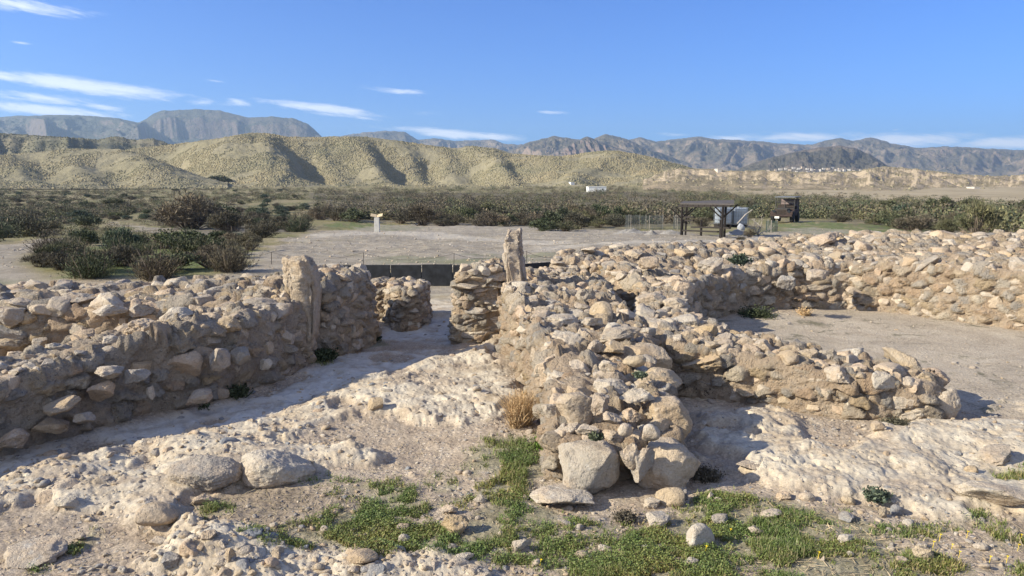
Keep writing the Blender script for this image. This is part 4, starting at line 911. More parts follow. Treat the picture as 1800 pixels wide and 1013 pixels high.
LOOSE = [
    (800, 940, 52, 36, 'lumpy beige stone, largest of those on the grass in front of the passage', 'stone', 4), (787, 905, 34, 20, 'flat brown wedge of stone just behind the lumpy beige stone', 'stone', 9), (842, 885, 24, 16, 'pale pointed stone at the back edge of the grass left of the corner boulder', 'stone_white', 2),
    (685, 900, 20, 9, 'small flat pale stone alone at the left of the grass', 'stone_white', 6), (710, 935, 38, 14, 'thin flat tan stone leaning over a white round stone', 'stone', 11), (710, 955, 23, 20, 'small white round stone in front of the thin flat tan stone', 'stone_white', 27),
    (915, 972, 42, 24, 'pale chunky stone in the grass near the lower edge, below the corner boulder', 'stone_white', 3), (992, 928, 30, 14, 'pale flat stone lying in front of the white slab at the corner', 'stone_white', 8), (1062, 968, 24, 12, 'small pale stone in the sparse grass below the corner boulder', 'stone_white', 12),
    (840, 914, 12, 8, 'tiny grey stone between the lumpy beige stone and the corner boulder', 'stone_grey', 28), (890, 917, 20, 7, 'tiny flat pink-brown stone in the middle of the grass', 'stone', 13), (1017, 933, 22, 14, 'small grey speckled stone beside the pale flat stone', 'stone_grey', 5), (1134, 968, 14, 10, 'tiny blue-grey stone in the sparse grass', 'stone_blue', 29),
    (1180, 890, 56, 34, 'cream and yellow stone at the foot of the wall beside a tiny pink pebble', 'stone_ochre', 30), (1160, 880, 15, 14, 'tiny pink round pebble touching the cream and yellow stone', 'stone', 28), (1147, 895, 32, 18, 'flat pale stone left of the cream and yellow stone', 'stone_white', 7), (985, 896, 112, 28, 'broad whitish slab at the foot of the corner boulder', 'stone_white', 14),
    (1160, 925, 50, 26, 'half sunk pale stone below the cream and yellow stone', 'stone_white', 15), (1232, 962, 58, 48, 'big rounded whitish stone at the lower right of the corner wall', 'stone_white', 27), (1267, 925, 32, 24, 'dark slate-blue stone with one pale side above the big rounded whitish stone', 'stone_blue', 1), (1358, 910, 42, 14, 'oblong whitish stone lying flat in the grass', 'stone_white', 31),
    (1495, 918, 38, 16, 'dark grey flat stone at the edge of the right bedrock', 'stone_blue', 16), (1553, 910, 20, 22, 'upright tan splinter beside the grey-blue round stone', 'stone_ochre', 17), (1578, 905, 28, 22, 'grey-blue round stone under the right bedrock edge', 'stone_blue', 26), (1380, 880, 28, 14, 'beige stone at the lower edge of the right bedrock', 'stone', 18), (1332, 942, 34, 14, 'low pale stone half hidden in grass below the oblong whitish stone', 'stone_white', 19),
    (1490, 955, 32, 14, 'white wedge-shaped stone in the right grass', 'stone_white', 20), (1727, 967, 26, 12, 'bright white half-buried stone at the far right of the grass', 'stone_white', 28), (1628, 984, 40, 22, 'brown rough stone near the lower right corner', 'stone_ochre', 21), (1590, 992, 28, 12, 'low pale brown stone left of the brown rough stone', 'stone', 22), (1215, 994, 32, 14, 'flat cream stone at the lower edge below the big rounded whitish stone', 'stone_white', 23),
    (1248, 880, 18, 18, 'small upright cream stone in the grass right of the cream and yellow stone', 'stone_white', 24), (1205, 878, 14, 22, 'dark stone in shade at the right foot of the corner wall', 'stone_blue', 25), (1495, 978, 14, 10, 'tiny white pebble in the right grass', 'stone_white', 27), (1447, 987, 10, 10, 'tiny white upright pebble in the lower right grass', 'stone_white', 5), (1787, 942, 24, 14, 'tan stone at the right border of the grass', 'stone', 3),
    (38, 992, 118, 24, 'large flat pale slab in the lower left corner', 'stone_white', 6), (83, 993, 26, 16, 'round grey pebble beside the large flat slab', 'stone_grey', 28), (138, 952, 28, 14, 'grey stone above the large flat slab', 'stone_grey', 9), (293, 992, 46, 28, 'tilted blue-grey slab in the left gravel', 'stone_blue', 10), (403, 988, 20, 30, 'upright greenish splinter of stone in the left gravel', 'stone_ochre', 11), (365, 952, 30, 18, 'beige angular stone on the left bedrock lip', 'stone', 12),
    (277, 960, 38, 18, 'pale yellow stone in front of the ochre lump', 'stone_white', 13), (272, 938, 74, 36, 'smooth ochre lump on the left bedrock', 'stone_ochre', 27), (412, 860, 28, 16, 'grey stone wedged under the rounded boulder', 'stone_grey', 15), (350, 890, 40, 18, 'pinkish flat stone left of the dark soil patch', 'stone', 16), (113, 900, 48, 20, 'pale buff slab lying in the left gravel', 'stone_white', 17), (213, 1006, 22, 10, 'small white stone at the lower left edge', 'stone_white', 18),
    (480, 928, 16, 10, 'small grey stone on the dark soil patch', 'stone_grey', 29), (385, 990, 26, 14, 'tan stone left of the greenish splinter', 'stone', 20), (635, 992, 62, 22, 'long ochre stone on the bedrock at the lower edge', 'stone_ochre', 26), (660, 728, 30, 22, 'rounded tan stone on the passage bedrock', 'stone_ochre', BL0 + 3), (815, 985, 40, 12, 'flat white stone on the bottom bedrock lip', 'stone_white', 22),
    (1545, 762, 26, 16, 'orange-tan cobble set in the right bedrock', 'stone_ochre', 27), (1710, 830, 22, 14, 'yellow cobble near the right edge of the bedrock', 'stone_ochre', 30), (1495, 868, 26, 16, 'tan cobble on the lower right bedrock', 'stone_ochre', 31), (1760, 815, 60, 22, 'long grey ledge stone on the right bedrock', 'stone_grey', 7), (1755, 895, 120, 34, 'wide layered cream rock at the right border above the grass', 'stone_white', 14), (1420, 880, 30, 16, 'cream cobble on the lower lip of the right bedrock', 'stone', 28), (1345, 775, 44, 12, 'thin grey slab bedded in the right bedrock', 'stone_grey', 9), (1320, 815, 50, 14, 'long greyish slab low on the right bedrock', 'stone_grey', 8)]
for q in LOOSE: loose(*q[:6], k=q[6], sink=0.12 if q[2] > 90 else 0.22, tilt=0.0 if q[2] > 90 else None)
loose(480, 852, 138, 72, 'smooth rounded boulder at the head of the passage bedrock, right of a rougher one', 'stone_white', name='boulder', sub=501, sink=0.34, group='bedrock boulders', cat='boulder', tilt=0.05, yaw=.2)
loose(352, 868, 134, 50, 'rough pitted boulder on the left bedrock, left of the smooth rounded one', 'stone_grey', name='boulder', sub=502, sink=0.34, group='bedrock boulders', cat='boulder', tilt=0, yaw=.1)
0 and loose(680, 826, 90, 40, 'low white crusty boulder at the back of the green grass', 'stone_white', name='boulder', sub=503, sink=0.4, group='bedrock boulders', cat='boulder', tilt=0)
0 and loose(540, 742, 120, 40, 'wide low boulder hump on the sunlit edge of the passage shadow', 'stone', name='boulder', sub=504, sink=0.5, group='bedrock boulders', cat='boulder', tilt=0)

# gravel: pebbles scattered on the ground, one sheet of stuff
def pebbles(name, npts, sampler, size, mats, sub=1, lods=8, label=None, sink=-.14):
    sh = [rock_shape(sub, 700 + k, cuts=6, lo=.6, hi=.95, soft=.1, rough=.04) for k in range(lods)]
    xy, sz = sampler(npts, size); z = ground_z(xy[:, 0], xy[:, 1])
    Vs, Fs, off, Mi = [], [], 0, []
    for (x, y), zz, s in zip(xy, z, sz):
        v, f = sh[int(R.integers(0, lods))]; r = rot_m(R.normal() * .2, R.normal() * .2, R.uniform(0, 6.28))
        Vs.append((v * np.array([s, s * R.uniform(.6, 1), s * R.uniform(.4, .7)]) * .5) @ r.T + (x, y, zz - s * sink * .5)); Fs.append(f + off); off += len(v); Mi.append(np.full(len(f), int(R.integers(0, len(mats)))))
    o = obj(name, mesh_np(name, np.concatenate(Vs), np.concatenate(Fs), [M[m_] for m_ in mats], True, midx=np.concatenate(Mi)))
    return tag(o, label, kind='stuff')
def near_sampler(npts, size):
    out = []; 
    while len(out) < npts:
        y = 1.0 / R.uniform(1 / 14.0, 1 / 2.6); x = R.uniform(-0.78, 0.78) * y
        out.append((x, y))
    xy = np.array(out); zz = zones(xy[:, 0], xy[:, 1])
    keepp = (1 - 0.8 * zz['green']) * (1 - 0.45 * zz['rock']) * (1 - 0.65 * zz['court']) * sstep(fbm(xy * 1.5, 3, .6, 88) + .6, .2, .75)
    k = R.random(npts) < keepp; xy = xy[k]
    return xy, np.minimum(0.006 + R.exponential(size, len(xy)), 0.07)
pebbles('gravel', 15000, near_sampler, 0.011, ['stone', 'stone_white', 'stone_grey', 'stone_blue', 'stone_ochre'])
def rock_sampler(npts, size):
    y = 1 / R.uniform(1 / 8.0, 1 / 2.7, npts * 12); x = R.uniform(-.75, .8, npts * 12) * y; k = (zones(x, y)['rock'] > .6) & (fbm(np.stack([x, y], 1) * .9, 3, .6, 66) > -.15); xy = np.stack([x[k], y[k]], 1)[:npts]
    return xy, np.minimum(0.03 + R.exponential(size, len(xy)), .15)
pebbles('gravel', 520, rock_sampler, 0.022, ['stone', 'stone_white', 'stone_grey', 'stone_ochre', 'stone_blue'], sub=3, sink=.30)
def field_sampler(npts, size):
    xy = np.stack([R.uniform(-22, 30, npts), 13.9 + (R.random(npts) ** 1.7) * 40], 1)
    k = (zones(xy[:, 0], xy[:, 1])['field'] > R.random(npts) * .9) & (np.abs(xy[:, 0]) < xy[:, 1] * .8); xy = xy[k]
    return xy, 0.015 + R.exponential(size, len(xy))
pebbles('gravel', 12000, field_sampler, 0.018, ['stone_grey', 'stone', 'stone_white'], sub=1)
# ================================================================== vegetation
def quads_mesh(C, N1, N2):
    """leaf faces: centres C, half axes N1, N2"""
    k = len(C); V = np.stack([C - N1 * 1.0, C + N2 * 0.75, C + N1, C - N2 * 0.75], 1).reshape(-1, 3)
    return V, np.arange(4 * k).reshape(k, 4)

def unit(v): return v / (np.linalg.norm(v, axis=-1, keepdims=True) + 1e-9)

def bush_geo(seed, style, nleaf=3600, leaf=0.020):
    r = np.random.default_rng(seed); C, A1, A2 = [], [], []
    tw = []
    if style == 'spiky':
        n = nleaf // 6
        base = np.column_stack([r.normal(size=n) * 0.10, r.normal(size=n) * 0.10, np.zeros(n)])
        az_ = r.uniform(0, 6.28, n); sp = r.beta(1.6, 1.6, n) * 1.05; ln = r.uniform(0.34, 0.66, n) * (1 - 0.35 * sp)
        dirs = unit(np.column_stack([np.cos(az_) * sp, np.sin(az_) * sp, np.ones(n) * 0.75]))
        for q in range(6):
            f = (q + r.random(n)) / 6; p = base + dirs * (ln * (0.15 + 0.85 * f))[:, None]; p[:, 2] -= 0.10 * (f * sp) ** 2
            C.append(p); a = unit(dirs + r.normal(size=(n, 3)) * 0.35) * (leaf * r.uniform(1.0, 2.2, n))[:, None]; b = unit(np.cross(a, r.normal(size=(n, 3)))) * (leaf * r.uniform(.2, .4, n))[:, None]
            A1.append(a); A2.append(b)
        tw = [(b, b + d * l) for b, d, l in zip(base[:50], dirs[:50], ln[:50])]
    else:
        nl = int(r.integers(8, 14)); lobes = []
        for q in range(nl):
            a = r.uniform(0, 6.28); rr = 0.33 * math.sqrt(r.random()); h = r.uniform(0.16, 0.46) * (1 - rr * 0.9)
            lobes.append((rr * math.cos(a), rr * math.sin(a), h, r.uniform(0.11, 0.22)))
        per = nleaf // nl
        for x, y, h, rad_ in lobes:
            d = unit(r.normal(size=(per, 3))); d[:, 2] = np.where(d[:, 2] < -0.35, -d[:, 2] * .6, d[:, 2])
            rho = rad_ * (r.random(per) ** 0.45) * r.uniform(0.8, 1.22, per)
            p = np.array([x, y, h]) + d * rho[:, None] * np.array([1.15, 1.15, 0.9]); p[:, 2] = np.abs(p[:, 2])
            s = leaf * r.uniform(0.6, 1.5, per)
            up = 1.3 if style == 'twiggy' else 0.5
            a = unit(d + r.normal(size=(per, 3)) * 0.7 + np.array([0, 0, up * .5])) * (s * (1.5 if style == 'twiggy' else 1.0))[:, None]
            b = unit(np.cross(a, r.normal(size=(per, 3)))) * (s * (0.35 if style == 'twiggy' else 0.75))[:, None]
            C.append(p); A1.append(a); A2.append(b)
            for q in range(9 if style == 'twiggy' else 4):
                e = np.array([x, y, h]) + unit(r.normal(size=3) + np.array([0, 0, .5])) * rad_ * r.uniform(.8, 1.35); e[2] = abs(e[2])
                tw.append((np.array([x * .25, y * .25, 0.0]), e))
    V, F = quads_mesh(np.concatenate(C), np.concatenate(A1), np.concatenate(A2)); mi = np.zeros(len(F), int)
    TV, TF = [], []; off = len(V)
    for a, b in tw:
        m_ = (a + b) / 2 + r.normal(size=3) * 0.03; wv = unit(np.cross(b - a, r.normal(size=3))) * 0.005
        TV += [a - wv * 1.6, a + wv * 1.6, m_ + wv, m_ - wv, b + wv * .3, b - wv * .3]; TF += [(off, off + 1, off + 2, off + 3), (off + 3, off + 2, off + 4, off + 5)]; off += 6
    V = np.concatenate([V, np.array(TV)]); F = np.concatenate([F, np.array(TF)]); mi = np.concatenate([mi, np.ones(len(TF), int)])
    return V, F, mi

M['twig'] = simple('dry_twigs', (0.16, 0.125, 0.095), 0.9)
M['leaf_grey'] = leaf_mat('greybrown_foliage', [(0.105, 0.092, 0.072), (0.085, 0.08, 0.06), (0.14, 0.12, 0.095), (0.095, 0.095, 0.07)])
M['leaf_olive'] = leaf_mat('olive_foliage', [(0.105, 0.11, 0.065), (0.13, 0.13, 0.08), (0.09, 0.10, 0.06)])
M['leaf_green'] = leaf_mat('dark_green_foliage', [(0.07, 0.088, 0.05), (0.088, 0.105, 0.06), (0.08, 0.095, 0.066)])
M['leaf_blue'] = leaf_mat('bluegreen_foliage', [(0.085, 0.115, 0.085), (0.105, 0.125, 0.10), (0.07, 0.10, 0.075)])
M['leaf_straw'] = leaf_mat('straw_stems', [(0.42, 0.32, 0.205), (0.36, 0.27, 0.17)])
M['leaf_lime'] = leaf_mat('fresh_green_leaves', [(0.085, 0.15, 0.028), (0.11, 0.17, 0.04)])
BUSH = {}
for st, cols in (('twiggy', ('leaf_grey', 'leaf_olive')), ('leafy', ('leaf_green', 'leaf_olive', 'leaf_blue')), ('spiky', ('leaf_green', 'leaf_grey', 'leaf_blue'))):
    for c_ in cols:
        for q in range(3):
            g = bush_geo(len(BUSH) * 7 + 31, st)
            BUSH[(st, c_, q)] = mesh_np('bush', g[0], g[1], [M[c_], M['twig']], False, midx=g[2])
PLACED = []
def bush(x, y, w_, hk, st, c_, label, group, name='bush', q=None, own=False):
    o = bpy.data.objects.new(name, BUSH[(st, c_, int(R.integers(0, 3)) if q is None else q)])
    z = float(ground_z(x, y)[0]); o.location = (x, y, z - 0.02 * w_); o.rotation_euler = (0, 0, R.uniform(0, 6.28)); o.scale = (w_, w_ * R.uniform(.85, 1.1), w_ * hk)
    link(o); PLACED.append((x, y, w_)); return tag(o, label, 'bush', group)
def inpoly(px, py, poly): return poly_sd(np.array([px], float), np.array([py], float), poly)[0] > 0
KINDS_ = [('twiggy', 'leaf_grey', 'grey-brown twiggy bush'), ('twiggy', 'leaf_olive', 'olive twiggy bush'), ('leafy', 'leaf_green', 'dark green rounded bush'), ('leafy', 'leaf_olive', 'olive rounded bush'), ('leafy', 'leaf_blue', 'blue-green rounded bush'), ('spiky', 'leaf_green', 'dark green bush of upright shoots'), ('spiky', 'leaf_grey', 'grey bush of upright shoots')]
def scatter(poly, count, wr, mix, where, group, pack=0.42, hk=(0.8, 1.15)):
    P = np.array(poly); k = 0; tries = 0
    while k < count and tries < count * 30:
        tries += 1; px = R.uniform(P[:, 0].min(), P[:, 0].max()); py = R.uniform(P[:, 1].min(), P[:, 1].max())
        if not inpoly(px, py, poly): continue
        x, y, z = pick(px, py); w_ = R.uniform(*wr)
        if any((x - a) ** 2 + (y - b) ** 2 < ((w_ + c) * pack) ** 2 for a, b, c in PLACED): continue
        kd = KINDS_[int(R.choice(len(KINDS_), p=np.array(mix) / sum(mix)))]
        bush(x, y, w_, R.uniform(*hk), kd[0], kd[1], f'{kd[2]} {where}', kd[2].replace('bush', 'bushes') + ' ' + where); k += 1
# bushes one can single out
for px, py, wpx, hk, st, c_, lab in [
    (158, 489, 130, .80, 'spiky', 'leaf_green', 'dark low bush nearest the left rubble wall, beside a greyer one'), (112, 474, 80, .85, 'twiggy', 'leaf_grey', 'grey dome-shaped bush at the edge of the left gravel path'), (292, 478, 115, .75, 'leafy', 'leaf_green', 'dark green bush in the middle of the near shrub island'),
    (215, 468, 95, .8, 'twiggy', 'leaf_grey', 'loose grey-brown bush behind the darkest bush of the near shrub island'), (370, 470, 90, .9, 'twiggy', 'leaf_grey', 'brownish bush at the right end of the near shrub island'), (415, 455, 60, .9, 'spiky', 'leaf_grey', 'small grey bush where the near shrub island meets the gravel slope'),
    (118, 440, 62, .7, 'spiky', 'leaf_green', 'small dark bush beside the bend of the left gravel path'), (215, 420, 60, .8, 'spiky', 'leaf_green', 'dark spreading bush at the far side of the near shrub island'), (330, 440, 110, .8, 'leafy', 'leaf_green', 'dense green bush in the upper part of the near shrub island'),
    (335, 403, 130, .95, 'twiggy', 'leaf_grey', 'largest brown tangle of branches left of the gravel slope'), (405, 408, 95, .9, 'twiggy', 'leaf_grey', 'brown bush at the right of the large branch tangle'), (380, 390, 90, .9, 'leafy', 'leaf_green', 'green patch of bush inside the large branch tangle'),
    (515, 408, 70, .8, 'twiggy', 'leaf_grey', 'last brown bush before the open gravel field'), (460, 418, 70, .75, 'twiggy', 'leaf_grey', 'brown bush on the kerb of the gravel slope'), (142, 388, 46, .8, 'leafy', 'leaf_blue', 'blue-green bush alone in the left scrub plain'), (200, 365, 40, .95, 'leafy', 'leaf_olive', 'rounded bush standing above the left scrub plain')]:
    x, y, z = pick(px, py); bush(x, y, wpx * y / FPX, hk, st, c_, lab, 'bushes of the left scrub')
scatter([(80, 428), (300, 418), (455, 432), (450, 455), (385, 490), (120, 492), (70, 470)], 34, (.6, 1.25), (3, 2, 3, 1, 1, 3, 2), 'in the near shrub island', '', .36)
scatter([(265, 398), (300, 362), (420, 358), (480, 380), (545, 402), (530, 412), (430, 420), (330, 415)], 24, (1.8, 3.2), (6, 1, 2, 0, 1, 1, 1), 'in the tangle left of the gravel field', '', .33, (.75, 1.0))
scatter([(-50, 348), (300, 346), (290, 380), (180, 400), (100, 412), (-50, 432)], 72, (1.3, 2.9), (4, 2, 3, 1, 2, 1, 1), 'on the left scrub plain', '', .42, (.7, 1.0))
scatter([(-50, 332), (560, 332), (560, 350), (-50, 350)], 12, (1.8, 3.0), (4, 2, 2, 2, 1, 0, 0), 'far back on the left scrub plain', '', .5, (.65, .95))
scatter([(545, 380), (1200, 382), (1200, 388), (1095, 398), (1070, 408), (900, 405), (770, 398), (680, 392), (560, 393)], 80, (2.2, 4.2), (7, 3, 2, 1, 0, 0, 0), 'in the dark thicket behind the gravel field', '', .27, (.6, 1.3))
scatter([(430, 352), (560, 346), (565, 392), (500, 396), (450, 388)], 14, (1.6, 3.0), (4, 1, 1, 0, 3, 0, 1), 'between the branch tangle and the dark thicket', '', .4, (.7, 1.0))
scatter([(1200, 366), (1460, 366), (1800, 380), (1900, 384), (1900, 425), (1700, 416), (1520, 400), (1430, 382), (1330, 394), (1200, 392)], 66, (2.0, 4.2), (2, 4, 3, 3, 1, 0, 0), 'in the green thicket behind the ruin at right', '', .28, (.55, 1.25))

def soft_bushes(pts, nq=150):
    """many small far bushes as one mesh of leaf faces"""
    C, A, B = [], [], []
    for x, y, z, w_, h_ in pts:
        d = unit(R.normal(size=(nq, 3))); d[:, 2] = np.abs(d[:, 2]); p = np.array([x, y, z]) + d * np.array([w_ / 2, w_ / 2, h_]) * (R.random((nq, 1)) ** 0.4) * R.uniform(.75, 1.15, (nq, 1))
        s = w_ * R.uniform(.022, .05, (nq, 1)); a = unit(d + R.normal(size=(nq, 3))) * s; b = unit(np.cross(a, R.normal(size=(nq, 3)))) * s * .8
        C.append(p); A.append(a); B.append(b)
    return quads_mesh(np.concatenate(C), np.concatenate(A), np.concatenate(B))
pts = {'leaf_grey': [], 'leaf_olive': [], 'leaf_green': []}
def dens_poly(poly, count, wr, hk, mixp, thr=-.12):
    P = np.array(poly); k = 0
    while k < count:
        px = R.uniform(P[:, 0].min(), P[:, 0].max()); py = R.uniform(P[:, 1].min(), P[:, 1].max())
        if not inpoly(px, py, poly): continue
        x, y, z = pick(px, py); w_ = wr[0] * .6 + (wr[1] * 1.15 - wr[0] * .6) * R.random() ** 1.5
        if fbm(np.array([[x, y]]) * .09, 3, .6, 171)[0] < thr: k += .35; continue
        pts[list(pts)[int(R.choice(3, p=mixp))]].append((x, y, z - .05, w_, w_ * hk * R.uniform(.6, 1.0))); k += 1
dens_poly([(-80, 327), (1230, 327), (1260, 340), (1200, 350), (560, 356), (-80, 350)], 900, (1.4, 3.0), .55, (.45, .35, .2))
dens_poly([(560, 332), (1250, 332), (1300, 350), (1200, 395), (900, 394), (560, 384)], 2300, (1.7, 3.4), .62, (.62, .25, .13), -.22)
dens_poly([(1200, 344), (1480, 346), (1900, 372), (1900, 418), (1620, 404), (1500, 384), (1200, 386)], 1900, (1.7, 3.3), .6, (.25, .4, .35), -.25)
dens_poly([(-50, 332), (540, 332), (540, 352), (260, 372), (-50, 420)], 2600, (.8, 2.4), .55, (.5, .3, .2), -.25)
dens_poly([(-60, 352), (560, 350), (560, 392), (250, 402), (-60, 432)], 800, (.5, 1.3), .55, (.5, .3, .2), -.3)
dens_poly([(1280, 334), (1420, 338), (1900, 352), (1900, 372), (1560, 350), (1280, 342)], 160, (.8, 2.2), .5, (.4, .4, .2), -.1)
for k_, L_ in pts.items():
    v, f = soft_bushes(L_); tag(obj('scrub', mesh_np('scrub', v, f, M[k_], False)), kind='stuff')

# esparto tussocks covering the hills
def tussocks(us, t, G, count, wr, mat):
    ni, nj = G.shape[:2]; j0 = np.argmax(t >= -0.02)
    a = (np.linalg.norm(G[1:, :-1] - G[:-1, :-1], axis=2) * np.linalg.norm(G[:-1, 1:] - G[:-1, :-1], axis=2)); a[:, :j0] = 0
    pr = (a / a.sum()).ravel(); c = R.choice(len(pr), count, p=pr); i, j = c // (nj - 1), c % (nj - 1); fu, fv = R.random((2, count, 1))
    p = G[i, j] * (1 - fu) * (1 - fv) + G[i + 1, j] * fu * (1 - fv) + G[i, j + 1] * (1 - fu) * fv + G[i + 1, j + 1] * fu * fv
    keep = fbm(p[:, :2] / 18.0, 3, .6, 99) > -0.20; p = p[keep]; count = len(p)
    w_ = R.uniform(*wr, count); an = np.arange(6) / 6 * 6.2832
    ring0 = np.stack([np.cos(an), np.sin(an), np.full(6, -.25)], 1); ring1 = np.stack([np.cos(an + .4) * .85, np.sin(an + .4) * .85, np.full(6, .5)], 1)
    T0 = np.concatenate([ring0, ring1, [[0, 0, .85]]])
    V = T0[None] * (1 + R.normal(size=(count, 13, 1)) * .2) * np.stack([w_ / 2, w_ / 2, w_ * R.uniform(.3, .55, count)], 1)[:, None] + p[:, None]
    k = np.arange(6); F0 = np.concatenate([np.stack([k, (k + 1) % 6, 6 + (k + 1) % 6], 1), np.stack([k, 6 + (k + 1) % 6, 6 + k], 1), np.stack([6 + k, 6 + (k + 1) % 6, np.full(6, 12)], 1)])
    F = (F0[None] + (np.arange(count) * 13)[:, None, None]).reshape(-1, 3)
    return tag(obj('tussock_grass', mesh_np('tussock_grass', V.reshape(-1, 3), F, mat, True)), kind='stuff')
m, n = material('esparto_tussocks'); geo = n.node('ShaderNodeNewGeometry'); P = geo.outputs['Position']
c = n.ramp(geo.outputs['Random Per Island'], [(0, (0.20, 0.18, 0.115)), (0.4, (0.265, 0.235, 0.155)), (0.8, (0.31, 0.27, 0.18)), (1, (0.23, 0.205, 0.135))])
c = n.mix(1.0, c, n.ramp(n.noise(P, 0.03, 6, .65), [(0.3, (0.70, 0.76, 0.74)), (0.7, (1.25, 1.15, 1.05))]), 'MULTIPLY')
n.out(c, 0.9, spec=0.1); M['tussock'] = m
m2, n2_ = material('far_tussocks'); g2 = n2_.node('ShaderNodeNewGeometry'); n2_.out(n2_.ramp(g2.outputs['Random Per Island'], [(0, (.12, .115, .075)), (1, (.20, .18, .12))]), .9, spec=.1)
tussocks(*HILLS[0][1:], 22000, (.7, 1.9), m2)
tussocks(*HILLS[1][1:], 92000, (0.38, 1.25), M['tussock'])
tussocks(*HILLS[2][1:], 50000, (0.33, 1.05), M['tussock'])
tussocks(*BAD[1:], 9000, (.7, 1.5), M['tussock'])

# green carpet in front of the ruin: blades and little round leaves
def green_points(count, big=False):
    out = []
    while sum(len(o) for o in out) < count:
        y = 1 / R.uniform(1 / 8.0, 1 / 2.7, 30000); x = R.uniform(-.75, .80, 30000) * y
        zz = zones(x, y); g = zz['green'] * sstep(fbm(np.stack([x, y], 1) * 6, 4, .65, 123) + .27 - .14 * sstep(x, .8, 1.5), .05, .55)
        k = R.random(30000) < g; out.append(np.stack([x[k], y[k]], 1))
    return np.concatenate(out)[:count]
xy = green_points(74000); z = ground_z(xy[:, 0], xy[:, 1]); k = len(xy)
b = np.column_stack([xy, z]); h_ = R.uniform(.009, .030, k) * (1 + .7 * (fbm(xy * 2.4, 3, .6, 140) > .22)) * (1 + .5 * sstep(xy[:, 0], 1.6, 2.4)); a_ = R.uniform(0, 6.28, k)
side = np.column_stack([np.cos(a_), np.sin(a_), np.zeros(k)]) * R.uniform(.0018, .0038, (k, 1)); lean = np.column_stack([R.normal(size=(k, 2)) * .45, np.ones(k)]); lean = unit(lean)
V = np.stack([b - side, b + side, b + lean * h_[:, None]], 1).reshape(-1, 3); F = np.arange(3 * k).reshape(k, 3)
m, n = material('grass_blades'); geo = n.node('ShaderNodeNewGeometry'); P = geo.outputs['Position']
c = n.ramp(geo.outputs['Random Per Island'], [(0, (0.105, 0.135, 0.038)), (0.42, (0.155, 0.175, 0.055)), (0.66, (0.18, 0.195, 0.08)), (0.78, (0.28, 0.245, 0.14)), (1, (0.36, 0.30, 0.20))])
c = n.mix(1.0, c, n.ramp(n.noise(P, 2.2, 4, .6), [(0.3, (1.35, 1.1, 0.95)), (0.6, (0.8, 0.95, 0.8))]), 'MULTIPLY')
n.out(c, 0.65, spec=0.25); M['blade'] = m
tag(obj('grass', mesh_np('grass', V, F, m, False)), kind='stuff')
xy = green_points(56000); xy = xy[R.random(len(xy)) < 1 - .8 * sstep(xy[:, 0], .9, 1.6)]; k = len(xy); b = np.column_stack([xy, ground_z(xy[:, 0], xy[:, 1]) + R.uniform(.005, .03, k)])
nrm = unit(np.column_stack([R.normal(size=(k, 2)) * .5, np.ones(k)])); a1 = unit(np.cross(nrm, R.normal(size=(k, 3)))) * R.uniform(.002, .0058, (k, 1)); a2 = unit(np.cross(nrm, a1)) * np.linalg.norm(a1, axis=1)[:, None]
v, f = quads_mesh(b, a1, a2)
m, n = material('clover_leaves'); geo = n.node('ShaderNodeNewGeometry'); P = geo.outputs['Position']
c = n.ramp(geo.outputs['Random Per Island'], [(0, (0.095, 0.125, 0.035)), (0.6, (0.145, 0.175, 0.05)), (1, (0.21, 0.215, 0.085))])
c = n.mix(1.0, c, n.ramp(n.noise(P, 2.2, 4, .6), [(0.3, (1.25, 1.1, 0.95)), (0.6, (0.8, 0.95, 0.8))]), 'MULTIPLY')
n.out(c, 0.6, spec=0.3); M['clover'] = m
tag(obj('ground_cover', mesh_np('ground_cover', v, f, m, False)), kind='stuff')

# dead twigs and straw lying about
def litter_pts(count):
    y = 1 / R.uniform(1 / 7.0, 1 / 2.7, count * 5); x = R.uniform(-.75, .80, count * 5) * y; zz = zones(x, y)
    k = R.random(len(x)) < np.clip(.15 + .9 * zz['soil'] + .55 * zz['green'] * sstep(x, .6, 1.5) - .5 * zz['rock'], 0, 1); return np.stack([x[k], y[k]], 1)[:count]
xy = litter_pts(5200); k = len(xy); c0 = np.column_stack([xy, ground_z(xy[:, 0], xy[:, 1]) + .006]); a_ = R.uniform(0, 6.28, k); ln = .010 + R.exponential(.008, k)
dv = np.column_stack([np.cos(a_), np.sin(a_), R.normal(size=k) * .22]) * ln[:, None]; sv = np.column_stack([-np.sin(a_), np.cos(a_), np.zeros(k)]) * .0013 + np.array([0, 0, .0006])
V = np.stack([c0 - dv - sv, c0 - dv + sv, c0 + dv + sv, c0 + dv - sv], 1).reshape(-1, 3)
M['litter'] = leaf_mat('dead_straw', [(0.36, 0.30, 0.21), (0.22, 0.175, 0.125)])
tag(obj('dry_litter', mesh_np('dry_litter', V, np.arange(4 * k).reshape(k, 4), M['litter'], False)), kind='stuff')

